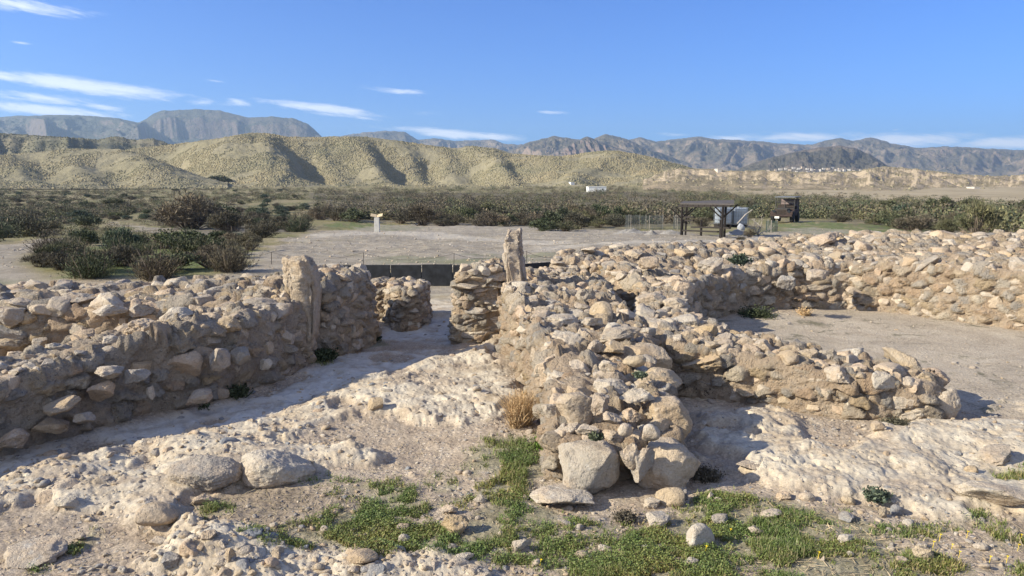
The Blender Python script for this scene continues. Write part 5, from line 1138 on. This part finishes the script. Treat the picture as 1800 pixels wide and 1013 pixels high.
# single weeds
def weed(px, py, wpx, hk, label, mat, n_=420, zat=None, spread=.5, name='weed', leafw=.006, seed=0, up=1.0, group='weeds by the walls'):
    if zat is None:
        x, y = Wp(px, py, 0.0); g = float(ground_z(x, y)[0]); x, y = Wp(px, py, g)
    else: x, y = Wp(px, py, zat); g = zat
    w_ = wpx * y / FPX; r = np.random.default_rng(seed + int(px)); V, F, off = [], [], 0
    for q in range(n_):
        a = r.uniform(0, 6.28); b0 = np.array([r.normal() * w_ * .10, r.normal() * w_ * .10, 0]); d = unit(np.array([math.cos(a) * spread * r.random() * 2, math.sin(a) * spread * r.random() * 2, up])); l = w_ * hk * r.uniform(.45, 1.05)
        e = b0 + d * l; m_ = (b0 + e) / 2 + r.normal(size=3) * l * .07; s = unit(np.cross(d, r.normal(size=3))) * leafw * .5
        V += [b0 - s, b0 + s, m_ + s, m_ - s, e + s * .4, e - s * .4]; F += [(off, off + 1, off + 2, off + 3), (off + 3, off + 2, off + 4, off + 5)]; off += 6
        for z_ in range(3):
            p = m_ + (e - m_) * r.random() + r.normal(size=3) * w_ * .05; q1 = unit(r.normal(size=3)) * leafw * r.uniform(.8, 1.8); q2 = unit(np.cross(q1, r.normal(size=3))) * leafw * .8
            V += [p - q1, p + q2, p + q1, p - q2]; F.append((off, off + 1, off + 2, off + 3)); off += 4
    o = obj(name, mesh_np(name, np.array(V), np.array(F), M[mat], False), loc=(x, y, g)); return tag(o, label, 'weed', group)
weed(917, 748, 78, .85, 'straw-coloured dry weed against the lit side of the thick wall', 'leaf_straw', 900, leafw=.0032, spread=.42)
weed(905, 752, 44, .7, 'smaller dry weed leaning left of the straw-coloured one', 'leaf_straw', 200, leafw=.004, spread=.5)
weed(415, 700, 42, .6, 'dark green weed at the shaded foot of the left passage wall', 'leaf_green', 260, spread=.9, leafw=.012)
weed(360, 724, 40, .4, 'low dark weed left of the taller weed in the passage shade', 'leaf_green', 160, spread=1.0, leafw=.010)
weed(570, 632, 60, .35, 'green weeds at the foot of the shorter upright slab', 'leaf_green', 300, spread=1.1, leafw=.012)
weed(655, 600, 34, .4, 'green weed at the foot of the shaded door jamb', 'leaf_green', 200, spread=1.0, leafw=.012)
weed(1047, 773, 28, .55, 'green sprig growing on the thick wall behind the corner boulder', 'leaf_green', 160, zat=.31, spread=1.0, leafw=.008)
weed(1125, 664, 26, .5, 'blue-green sprig between stones on top of the thick wall', 'leaf_blue', 140, zat=.45, spread=1.2, leafw=.008)
weed(1672, 556, 40, .75, 'olive weed at the foot of the bastion wall', 'leaf_olive', 260, spread=.7, leafw=.014)
weed(1330, 555, 120, .12, 'green strip of weeds in the shaded corner of the round floor', 'leaf_green', 420, spread=2.4, leafw=.010)
weed(1415, 554, 36, .4, 'pale dry grass clump at the end of the green strip', 'leaf_straw', 140, spread=.9, leafw=.008)
weed(1240, 692, 70, .40, 'dark dry twigs in the shaded hollow of the curved wall', 'leaf_grey', 260, spread=1.2, leafw=.006)
weed(1575, 750, 80, .22, 'brown matted twigs at the foot of the squared end block', 'leaf_grey', 320, spread=1.8, leafw=.006)
weed(1240, 842, 80, .30, 'dark tangle of twigs in the shade right of the corner wall', 'leaf_grey', 320, spread=1.6, leafw=.006)
weed(1100, 915, 70, .25, 'grey dead twigs under the corner boulder', 'leaf_grey', 260, spread=1.6, leafw=.005)
weed(960, 800, 40, .9, 'green tuft against the lit foot of the thick wall near the corner', 'leaf_lime', 180, spread=.5, leafw=.006)
weed(1100, 568, 26, .9, 'dry stems standing in the dark trench', 'leaf_straw', 40, spread=.4, leafw=.006, zat=.3)
weed(1300, 463, 44, .4, 'grey-green cushion weed on top of the bastion wall', 'leaf_blue', 220, zat=.72, spread=1.2, leafw=.016)
weed(1540, 880, 50, .5, 'grey-green weed at the lower edge of the right bedrock', 'leaf_blue', 220, spread=1.0, leafw=.008)
M['yellow'] = simple('yellow_petals', (0.75, 0.55, 0.02), .6)
for q, (px, py) in enumerate([(1673, 955), (1652, 937), (1686, 968), (1770, 975), (1790, 955), (1740, 978), (1640, 955), (1438, 978), (1240, 965), (1283, 930), (1795, 935), (1700, 935), (949, 985)]):
    x, y = Wp(px, py, .04); g = float(ground_z(x, y)[0]); mb = MB(); mb.tube([(0, 0, 0), (.004, 0, .03)], .001, 4)
    for a in range(5):
        t_ = a * 1.2566; mb.add([(.004, 0, .03), (.004 + .005 * math.cos(t_ - .5), .005 * math.sin(t_ - .5), .033), (.004 + .008 * math.cos(t_), .008 * math.sin(t_), .034), (.004 + .005 * math.cos(t_ + .5), .005 * math.sin(t_ + .5), .033)], [(0, 1, 2, 3)])
    o = mb.build('wildflower', M['yellow']); o.location = (x, y, g); tag(o, 'tiny yellow wildflower in the grass at lower right' if px > 1200 else 'lone tiny yellow flower below the corner boulder', 'flower', 'yellow wildflowers')

# trees at the foot of the hills
def tree(px, py, wpx, hpx, label, seed, group='trees below the hills', y_=None, zoff=None):
    if y_ is None: x, y, z = pick(px, py)
    else: y = y_; d = px_dir(px, py); x, z = d[0] / d[1] * y, CAM_H + d[2] / d[1] * y
    s = y / FPX; W_, H_ = wpx * s, hpx * s
    root = empty('tree', (x, y, z - .1), label, 'tree', group); mb = MB()
    mb.tube([(0, 0, 0), (.02 * W_, 0, H_ * .2), (-.02 * W_, 0, H_ * .5)], .06 * W_, 7, .03 * W_)
    for a in range(5): mb.tube([(0, 0, H_ * .22), (math.cos(a * 1.26) * W_ * .2, math.sin(a * 1.26) * W_ * .2, H_ * .55)], .025 * W_, 5, .01 * W_)
    mb.build('trunk', M['twig'], root, smooth=True)
    g = bush_geo(seed, 'leafy', 4200, .028); v = g[0][g[2].repeat(4)[:0].size:] if False else g[0]
    v = v.copy(); v[:, 2] = v[:, 2] * 1.35 + .12
    me = mesh_np('crown', v * np.array([W_, W_, H_ / 0.95]), g[1], [M['leaf_olive'], M['twig']], False, midx=g[2]); obj('crown', me, root); return root
tree(340, 326, 34, 26, 'round olive tree standing below the left hill', 901)
tree(386, 328, 52, 24, 'wider dark tree right of the round olive tree below the hill', 902)
# ================================================================== things in the middle distance
M['wood_dark'] = simple('dark_stained_timber', (0.030, 0.024, 0.020), 0.8)
M['roofing'] = simple('grey_roof_felt', (0.075, 0.066, 0.06), 0.9)
M['black'] = simple('charcoal_boards', (0.026, 0.028, 0.032), 0.85, var=.6, scale=7)
M['white'] = simple('white_paint', (0.72, 0.71, 0.68), 0.7, var=.08)
M['concrete'] = simple('pale_concrete', (0.52, 0.50, 0.45), 0.85, var=.15)
M['plywood'] = simple('tan_panel', (0.55, 0.43, 0.27), 0.7, var=.12)
M['iron'] = simple('rusty_iron', (0.055, 0.042, 0.035), 0.7, .4)
M['rope'] = simple('dark_rope', (0.12, 0.10, 0.08), 0.9)
M['olive'] = simple('faded_olive_paint', (0.05, 0.046, 0.04), 0.7, var=.3)
M['rust'] = simple('rusty_red_paint', (0.055, 0.036, 0.031), 0.8, var=.35)
M['rubber'] = simple('tyre_rubber', (0.018, 0.018, 0.018), 0.85)
M['metal'] = simple('galvanised_steel', (0.35, 0.36, 0.37), 0.45, .7)
M['plastic'] = simple('milky_plastic', (0.38, 0.42, 0.47), 0.5, var=.08)
M['blueb'] = simple('blue_plastic', (0.03, 0.13, 0.42), 0.5, var=.1)
M['sack'] = simple('white_sackcloth', (0.33, 0.34, 0.36), 0.8, var=.15)
M['net'] = simple('grey_wire_net', (0.13, 0.14, 0.135), 0.7, .2)
M['netgreen'] = simple('green_shade_net', (0.055, 0.085, 0.075), 0.8)
M['heap'] = mortar_mat('grey_gravel_heap', (0.24, 0.225, 0.205), (0.31, 0.29, 0.265), (0.36, 0.335, 0.30), stones=False)
M['glass'] = simple('dull_glass', (0.03, 0.035, 0.04), 0.15)
M['tan_wall'] = simple('tan_plaster', (0.50, 0.40, 0.29), 0.9, var=.15, scale=.6)
M['brown_roof'] = simple('brown_roof', (0.19, 0.13, 0.095), 0.9)
M['town'] = simple('cream_plaster', (0.55, 0.50, 0.43), .9, var=.15, scale=.5)
M['vroof'] = simple('dull_grey_paint', (0.16, 0.165, 0.17), .6)
M['vcover'] = simple('faded_pinkish_canvas', (0.22, 0.17, 0.16), .9)
M['branch'] = simple('pale_dead_branches', (0.36, 0.32, 0.27), 0.9)

# black boards retaining the path edge beyond the entrance
root = empty('board_fence', (0, 14.3, 0), 'low black board edging along the path beyond the passage entrance', 'board edging')
for a, b in zip(PANEL[:-1], PANEL[1:]):
    a, b = np.array(a), np.array(b); L = np.linalg.norm(b - a); k = max(1, int(round(L / .56)))
    for q in range(k):
        p, e = a + (b - a) * (q + .012) / k, a + (b - a) * (q + .988) / k; mb = MB(); zt = 0.155 + R.normal() * .004
        d = (e - p) / np.linalg.norm(e - p); ang = math.atan2(d[1], d[0]); c = (p + e) / 2
        mb.box((c[0], c[1] - 14.3, (zt - .45) / 2), (np.linalg.norm(e - p), .035, zt + .45), Matrix.Rotation(ang, 3, 'Z'))
        mb.build('board', M['black'], root, bevel=.006)
# rope barrier on iron rods
root = empty('rope_fence', (0, 14.8, 0), 'thin rope slung between short iron rods behind the black boards', 'rope barrier')
tops = []
for px, y_ in ((360, 14.8), (479, 14.6), (640, 14.5), (798, 14.4), (925, 14.9), (1000, 16.3), (1103, 17.3), (1215, 18.2), (1330, 19)):
    x = (px - 900) / FPX * y_ * 1.01; g = float(ground_z(x, y_)[0]); mb = MB(); mb.tube([(x, y_ - 14.8, g - .1), (x + .01, y_ - 14.8, g + .24)], .006, 6); mb.build('rod', M['iron'], root); tops.append((x, y_ - 14.8, g + .235))
for a, b in zip(tops[:-1], tops[1:]):
    pts_ = [Vector(a).lerp(Vector(b), q / 12) - Vector((0, 0, .13 * 4 * (q / 12) * (1 - q / 12))) for q in range(13)]
    mb = MB(); mb.tube(pts_, .0036, 5); mb.build('rope', M['rope'], root)

# reading desk sign
x, y, z = pick(663, 410); s = y / FPX; root = empty('sign', (x, y, z), 'white pedestal sign with a tan open-book panel on the gravel field', 'sign')
mb = MB(); mb.box((0, 0, 28 * s / 2 - .1), (9.5 * s, 6 * s, 28 * s + .2), taper=.88); mb.build('pedestal', M['concrete'], root, bevel=.015)
for sx in (-1, 1):
    mb = MB(); rt = Matrix.Rotation(math.radians(35), 3, 'X') @ Matrix.Rotation(-sx * math.radians(14), 3, 'Y')
    mb.box((sx * 5.4 * s, 0, 31 * s), (10.4 * s, 8 * s, .03), rt); mb.build('panel', M['plywood'], root, bevel=.006)
mb = MB(); mb.tube([(0, .1, 30 * s), (0, .1, 37 * s)], .02, 6); mb.build('spike', M['iron'], root)

# timber shelter
L0 = np.array(pick(1197, 413)); R0 = np.array(pick(1268, 417)); s = L0[1] / FPX
root = empty('picnic_shelter', ((L0[0] + R0[0]) / 2, (L0[1] + R0[1]) / 2, (L0[2] + R0[2]) / 2), 'dark timber picnic shelter with a sloping roof and braced posts', 'shelter')
o0 = np.array(root.location); bk = np.array([.55, 1.3, 0])
hl, hr = 50 * s, 49 * s
fl, fr = L0 - o0, R0 - o0; posts = [(fl, hl), (fr, hr), (fl + bk, hl + .05), (fr + bk * .75, hr + .1)]
for p, h in posts:
    mb = MB(); mb.bar(Vector(p) - Vector((0, 0, .3)), Vector(p) + Vector((.03, 0, h)), .10); mb.build('post', M['wood_dark'], root, bevel=.01)
    for sx in (-1, 1):
        mb = MB(); mb.bar(Vector(p) + Vector((0, .03, h * .58)), Vector(p) + Vector((sx * .62, .03, h * .93)), .06); mb.build('brace', M['wood_dark'], root)
for a, b, ha, hb in ((fl, fr, hl, hr), (fl + bk, fr + bk * .75, hl, hr)):
    mb = MB(); d = unit(b - a); mb.bar(Vector(a - d * .45) + Vector((0, 0, ha + .02)), Vector(b + d * .95) + Vector((0, 0, hb - .02)), .08, .15); mb.build('beam', M['wood_dark'], root)
d = unit(fr - fl); A_ = fl - d * .5 + np.array([0, -.35, hl + .12]); B_ = fr + d * 1.0 + np.array([0, -.45, hr - .02]); C_ = fr + d * 1.25 + bk + np.array([0, .5, hr + .10]); D_ = fl - d * .4 + bk + np.array([0, .5, hl + .17])
mb = MB(); up = np.array([0, 0, .07]); mb.add([A_, B_, C_, D_, A_ + up, B_ + up, C_ + up, D_ + up], [(3, 2, 1, 0), (4, 5, 6, 7), (0, 1, 5, 4), (1, 2, 6, 5), (2, 3, 7, 6), (3, 0, 4, 7)]); mb.build('roof', M['roofing'], root)
for q in range(9):
    f = (q + .5) / 9; mb = MB(); mb.bar(Vector(A_ + (B_ - A_) * f) - Vector((0, 0, .05)), Vector(D_ + (C_ - D_) * f) - Vector((0, 0, .05)), .06, .1); mb.build('rafter', M['wood_dark'], root)
for z0, f0, f1, yo in ((.95, -.05, .45, .9), (.42, .35, 1.25, .6), (.22, .1, 1.0, .6), (.75, .1, .5, 1.4)):
    mb = MB(); mb.bar(Vector(fl + (fr - fl) * f0) + Vector((0, yo, z0)), Vector(fl + (fr - fl) * f1) + Vector((0, yo, z0)), .10, .08); mb.build('rail', M['wood_dark'], root)
for f0 in (.1, .6, 1.05):
    mb = MB(); mb.bar(Vector(fl + (fr - fl) * f0) + Vector((0, .6, -.2)), Vector(fl + (fr - fl) * f0) + Vector((0, .6, .8)), .10); mb.build('rail_post', M['wood_dark'], root)

# caged water tanks on pallets behind the shelter
def tank(px, py, yy, w_, h_, label):
    x = px_dir(px, py); x = x[0] / x[1] * yy; z = float(ground_z(x, yy)[0]); root = empty('water_tank', (x, yy, z), label, 'water tank', 'caged water tanks behind the shelter', rz=.08)
    mb = MB(); mb.box((0, 0, .30 + h_ / 2), (w_ * .94, w_ * .9, h_ * .96)); mb.build('tank', M['plastic'], root, bevel=.08)
    for sy in (-1, 1):
        mb = MB()
        for q in range(7): xx = (q / 6 - .5) * w_; mb.bar((xx, sy * w_ * .48, .26), (xx, sy * w_ * .48, .30 + h_), .03)
        for q in range(5): zz = .30 + q / 4 * h_; mb.bar((-w_ / 2, sy * w_ * .48, zz), (w_ / 2, sy * w_ * .48, zz), .03)
        mb.build('cage', M['metal'], root)
    for sx in (-1, 1):
        mb = MB()
        for q in range(5): yy_ = (q / 4 - .5) * w_ * .96; mb.bar((sx * w_ / 2, yy_, .26), (sx * w_ / 2, yy_, .30 + h_), .03)
        for q in range(5): zz = .30 + q / 4 * h_; mb.bar((sx * w_ / 2, -w_ * .48, zz), (sx * w_ / 2, w_ * .48, zz), .03)
        mb.build('cage', M['metal'], root)
    mb = MB()
    for q in range(3): mb.box(((q - 1) * w_ * .4, 0, .10), (.12, w_, .2))
    mb.box((0, 0, .22), (w_, w_, .05)); mb.build('pallet', M['wood_dark'], root)
    mb = MB(); mb.tube([(0, 0, .28 + h_), (0, 0, .36 + h_)], .12, 12); mb.build('lid', M['metal'], root)
tank(1270, 400, 61.0, 1.15, 1.30, 'left caged white water tank behind the shelter post')
tank(1297, 400, 61.6, 1.25, 1.34, 'right caged white water tank beside the white sack')
x, y, z = pick(1302, 411); s = y / FPX; rs = rock_shape(4, 881, cuts=5, lo=.75, hi=.95, soft=.4, rough=.06)
o = obj('sack', mesh_np('sack', rs[0] * np.array([7, 6, 8]) * s + np.array([0, 0, 10 * s]), rs[1], M['sack'], True), loc=(x, y, z)); tag(o, 'bulging white sack on the ground in front of the right water tank', 'sack')
mb = MB(); mb.tube([(0, 0, 0), (.5, .1, .55), (.95, .2, .85)], .04, 6, .03); o = mb.build('plank', M['branch'], loc=(x - 4 * s, y + .3, z + 17 * s)); tag(o, 'pale pole leaning on the white sack', 'pole')

# wire tree guards
def guard(px, py, wpx, hpx, label, green=False):
    x, y, z = pick(px, py); s = y / FPX; r_ = wpx * s / 2; h_ = hpx * s
    root = empty('tree_guard', (x, y, z), label, 'wire guard', 'wire tree guards'); mb = MB(); nn = 22
    P_ = lambda q, zz: (r_ * math.cos(6.2832 * q / nn), r_ * math.sin(6.2832 * q / nn), zz)
    for q in range(nn): mb.bar(P_(q, 0), P_(q, h_), .012)
    for k in range(13):
        for q in range(nn): mb.bar(P_(q, h_ * k / 12), P_(q + 1, h_ * k / 12), .012)
    mb.build('wire_net', M['netgreen' if green else 'net'], root)
    for q in (0, 7, 15):
        mb = MB(); mb.bar(Vector(P_(q, -.2)), Vector(P_(q, h_ + .08)), .035); mb.build('stake', M['branch'], root)
guard(1112, 404, 25, 25, 'leftmost round wire guard at the edge of the gravel field')
guard(1146, 404, 38, 24, 'wider wire guard right of the leftmost one')
guard(1192, 404, 16, 24, 'wire guard partly behind the left shelter post')
guard(1356, 411, 19, 22, 'dark green netted guard below the old vehicle', True)

def heap(px, py, wpx, hpx, label, seed):
    x, y, z = pick(px, py); s = y / FPX; k = 46; g = np.linspace(-1, 1, k); X_, Y_ = np.meshgrid(g, g); rr = np.sqrt(X_ ** 2 + Y_ ** 2).ravel()
    q = np.stack([X_.ravel(), Y_.ravel()], 1); hh = np.clip(1 - rr, 0, 1) ** .8 * (1 + .5 * fbm(q * 2.2 + seed, 3, .55, seed)) + fbm(q * 9 + seed, 3, .6, seed) * .06 - .06
    V = np.column_stack([q[:, 0] * wpx * s / 2, q[:, 1] * wpx * s / 3, hh * hpx * s]); i = np.arange(k - 1)[:, None] * k + np.arange(k - 1)[None]; F = np.stack([i, i + 1, i + k + 1, i + k], -1).reshape(-1, 4)
    o = obj('gravel_heap', mesh_np('gravel_heap', V, F, M['heap'], True), loc=(x, y, z)); tag(o, label, 'gravel heap', 'gravel heaps')
heap(1108, 411, 60, 10, 'pale heap of earth below the leftmost wire guard', 1); heap(1145, 413, 26, 9, 'small dark gravel heap in front of the wider wire guard', 2); heap(1180, 411, 40, 8, 'low pale heap left of the shelter', 3); heap(1340, 424, 100, 9, 'long grey gravel bank right of the shelter', 4); heap(1297, 412, 50, 9, 'grey heap at the foot of the white sack', 6)

# leafless shrub with pale branches
x, y, z = pick(1333, 414); s = y / FPX; root = empty('bare_shrub', (x, y, z), 'leafless shrub with pale crooked branches beside the shelter', 'shrub')
def branch(mb, p, d, l, r_, dep):
    e = p + d * l; mb.tube([p, (p + e) / 2 + Vector(R.normal(size=3) * l * .08), e], r_, 5, r_ * .6)
    if dep: 
        for q in range(3): branch(mb, e if q else p.lerp(e, .6), (d + Vector(R.normal(size=3) * .55)).normalized(), l * R.uniform(.55, .85), r_ * .58, dep - 1)
for q in range(5):
    mb = MB(); branch(mb, Vector((0, 0, 0)), Vector((R.normal() * .6, R.normal() * .4, 1)).normalized(), 14 * s, .035, 3); mb.build('branch', M['branch'], root, smooth=True)
for px, py, w_, c_, lab in ((1318, 417, 30, 'leaf_grey', 'greyish dry bush at the foot of the leafless shrub'), (1302, 424, 18, 'leaf_grey', 'small rusty dry bush in front of the shelter'), (1248, 406, 46, 'leaf_grey', 'dark brown bush seen through the shelter')):
    x, y, z = pick(px, py); g = bush_geo(int(px), 'twiggy'); me = mesh_np('bush', g[0], g[1], [M[c_], M['twig']], False, midx=g[2]); o = obj('bush', me, loc=(x, y + (3 if px == 1248 else 0), z)); k_ = w_ * y / FPX; o.scale = (k_, k_, k_ * .9); tag(o, lab, 'bush', 'bushes around the shelter')

# old open four-wheel-drive, nose towards the viewer
x, y, z = pick(1380, 391); s = y / FPX; SC = 45 * s / 2.05
root = empty('off_road_vehicle', (x, y, z), 'old open-sided off-road vehicle with flat roof parked in front of the thicket', 'vehicle', rz=math.radians(-30)); root.scale = (SC, SC, SC)
# local: -y is forward
mb = MB(); mb.box((0, .55, .78), (1.5, 2.2, .50)); mb.box((0, 1.2, 1.12), (1.5, .9, .28)); mb.build('body', M['rust'], root, bevel=.03)
mb = MB(); mb.box((0, -1.05, .92), (.86, 1.2, .42)); mb.build('hood', M['olive'], root, bevel=.05)
mb = MB(); mb.box((0, -1.665, .86), (.80, .03, .44)); [mb.box((-.28 + .112 * q, -1.69, .86), (.05, .02, .36)) for q in range(6)]; mb.build('grille', M['iron'], root)
for sx in (-1, 1):
    mb = MB(); mb.box((sx * .62, -1.15, .90), (.42, 1.1, .07)); mb.box((sx * .62, -1.70, .80), (.42, .06, .26)); mb.build('fender', M['rust'], root, bevel=.02)
    mb = MB(); mb.tube([(sx * .55, -1.72, .92), (sx * .55, -1.76, .92)], .10, 14); mb.build('headlight', M['glass'], root)
    for yy in (-1.15, 1.15):
        mb = MB(); mb.tube([(sx * .58, yy, .40), (sx * .62, yy, .40), (sx * .80, yy, .40), (sx * .84, yy, .40)], .40, 22); t_ = mb.build('wheel', M['rubber'], root, bevel=.04)
        mb = MB(); mb.tube([(sx * .80, yy, .40), (sx * .86, yy, .40)], .20, 16); mb.build('rim', M['iron'], t_)
    for yy in (-.45, .65, 1.6):
        mb = MB(); mb.bar((sx * .72, yy, 1.0), (sx * .70, yy + (.1 if yy < 0 else 0), 1.96), .05); mb.build('roof_post', M['olive'], root)
    mb = MB(); mb.box((sx * .76, .15, .80), (.03, .7, .42)); mb.build('door', M['rust'], root, bevel=.01)
mb = MB(); mb.box((0, -1.82, .60), (1.62, .12, .14)); mb.build('bumper', M['rust'], root, bevel=.02)
mb = MB(); mb.box((-.30, -1.89, .46), (.34, .015, .16)); mb.build('licence_plate', M['white'], root)
mb = MB(); mb.box((0, .58, 2.0), (1.56, 2.35, .08)); mb.build('roof', M['vroof'], root, bevel=.02)
mb = MB(); [mb.bar((sx * .70, -.45, 1.12), (sx * .68, -.38, 1.62), .05) for sx in (-1, 0, 1)]; mb.bar((-.70, -.45, 1.14), (.70, -.45, 1.14), .05); mb.bar((-.70, -.38, 1.62), (.70, -.38, 1.62), .05); mb.build('windscreen_frame', M['olive'], root)
mb = MB(); mb.box((0, .35, 1.12), (1.2, .18, .6)); mb.build('seat', M['iron'], root, bevel=.04)
mb = MB(); mb.box((0, 1.62, 1.5), (1.4, .04, .7)); mb.build('rear_cover', M['vcover'], root)
mb = MB(); mb.box((0, 0, .5), (.5, 2.9, .16)); mb.build('chassis', M['iron'], root)

x, y, z = pick(1727, 386); s = y / FPX; root = empty('barrel', (x, y, z), 'blue plastic barrel half hidden in the green thicket at right', 'barrel'); V_ = []
mb = MB(); mb.tube([(0, 0, 0), (0, 0, .04), (0, 0, 13 * s)], 6 * s, 18); mb.build('drum', M['blueb'], root, bevel=.03, smooth=True); mb = MB(); [mb.tube([(0, 0, h_ * s), (0, 0, h_ * s + .05)], 6.4 * s, 18) for h_ in (3.5, 8.5)]; mb.build('rim_band', M['blueb'], root)

# houses
def house(x, y, z, w_, d_, h_, rz, label, group, parts=True, wm='white', rm='white', gable=False, name='house'):
    root = empty(name, (x, y, z), label, 'house', group, rz); mb = MB(); mb.box((0, 0, h_ / 2 - .5), (w_, d_, h_ + 1)); mb.build('wall', M[wm], root)
    mb = MB()
    if gable: mb.add([(-w_ / 2 - .2, -d_ / 2 - .2, h_), (w_ / 2 + .2, -d_ / 2 - .2, h_), (w_ / 2 + .2, d_ / 2 + .2, h_), (-w_ / 2 - .2, d_ / 2 + .2, h_), (-w_ / 2 - .2, 0, h_ + d_ * .3), (w_ / 2 + .2, 0, h_ + d_ * .3)], [(0, 1, 5, 4), (2, 3, 4, 5), (0, 4, 3), (1, 2, 5), (3, 2, 1, 0)])
    else: mb.box((0, 0, h_ + .12), (w_ + .2, d_ + .2, .24))
    mb.build('roof', M[rm], root)
    if parts:
        mb = MB(); mb.box((-w_ * .1, -d_ / 2 - .02, 1.0), (.8, .06, 1.8)); mb.build('door', M['concrete'], root)
        for fx in (.30,):
            mb = MB(); mb.box((w_ * fx, -d_ / 2 - .02, h_ * .6), (.5, .06, .4)); mb.build('window', M['glass'], root)
    return root
x, y, z = pick(1048, 338); s = y / FPX; house(x, y, z, 31 * s, 5, 8.5 * s, .05, 'long low white farm building at the foot of the middle hill', 'white buildings in the valley')
p = hill_hit('hill_main', 1005, 324); s = p[1] / FPX; house(p[0], p[1], p[2] - .2, 7 * s, 3, 3.5 * s, .3, 'tiny white hut up the slope left of the long white building', 'white buildings in the valley', parts=False)
x, y, z = pick(266, 326); s = y / FPX; house(x, y, z, 26 * s, 5, 5 * s, .2, 'low brown gabled ruin at the foot of the left hill', 'white buildings in the valley', parts=False, wm='tan_wall', rm='brown_roof', gable=True)
TOWN = [(1363, 301, 8), (1372, 299, 9), (1381, 298, 9), (1388, 300, 7), (1395, 297, 10), (1404, 298, 8), (1411, 296, 9), (1419, 299, 8), (1427, 300, 8), (1434, 300, 9), (1441, 301, 7), (1448, 298, 9), (1456, 299, 8), (1463, 297, 12), (1470, 300, 9), (1477, 299, 11), (1484, 301, 9), (1492, 300, 8), (1500, 302, 7), (1420, 304, 9), (1433, 306, 8), (1350, 302, 6), (1475, 303, 7), (1400, 303, 7), (1459, 304, 6), (1512, 301, 6), (1383, 304, 6)]
for k, (px, py, wpx) in enumerate(TOWN):
    p = hill_hit('hill_cone', px, py) or hill_hit('hill_right', px, py)
    if p is None: continue
    s = p[1] / FPX; house(p[0], p[1], p[2], wpx * s * R.uniform(.4, .8), 5, R.uniform(2.0, 3.4) * s, R.normal() * .2, 'pale house of the distant hill town', 'houses of the distant hill town', parts=False, wm='town' if k % 3 else 'tan_wall', rm='town' if k % 2 else 'tan_wall')
for px, py, wpx, lab in ((1205, 290, 16, 'long white building at the right end of the near hills'), (1262, 298, 9, 'white house right of the near hills beside a dark tree'), (1710, 330, 12, 'small white building far right on the tan badlands')):
    p = hill_hit('badlands', px, py + 3)
    if p: s = p[1] / FPX; house(p[0], p[1], p[2], wpx * s * .8, 5, 3.2 * s, .1, lab, 'white buildings in the valley', parts=False, wm='town', rm='town')

# air
m = bpy.data.materials.new('valley_haze'); m.use_nodes = True; hn = NT(m.node_tree); vo_ = hn.node('ShaderNodeVolumePrincipled'); ho = hn.node('ShaderNodeOutputMaterial')
vo_.inputs['Color'].default_value = (0.54, 0.75, 1.0, 1); vo_.inputs['Density'].default_value = HAZE; vo_.inputs['Anisotropy'].default_value = 0.2; hn.l.new(vo_.outputs[0], ho.inputs['Volume'])
mb = MB(); mb.box((0, 0, (620 - 12) / 2), (16500, 16500, 632)); o = mb.build('haze', m); tag(o, kind='stuff')
# walls and every other thing are things, whatever their names suggest
for o in scene.objects:
    if o.parent is None and o.get('label') and not o.get('kind'): o['kind'] = 'thing'
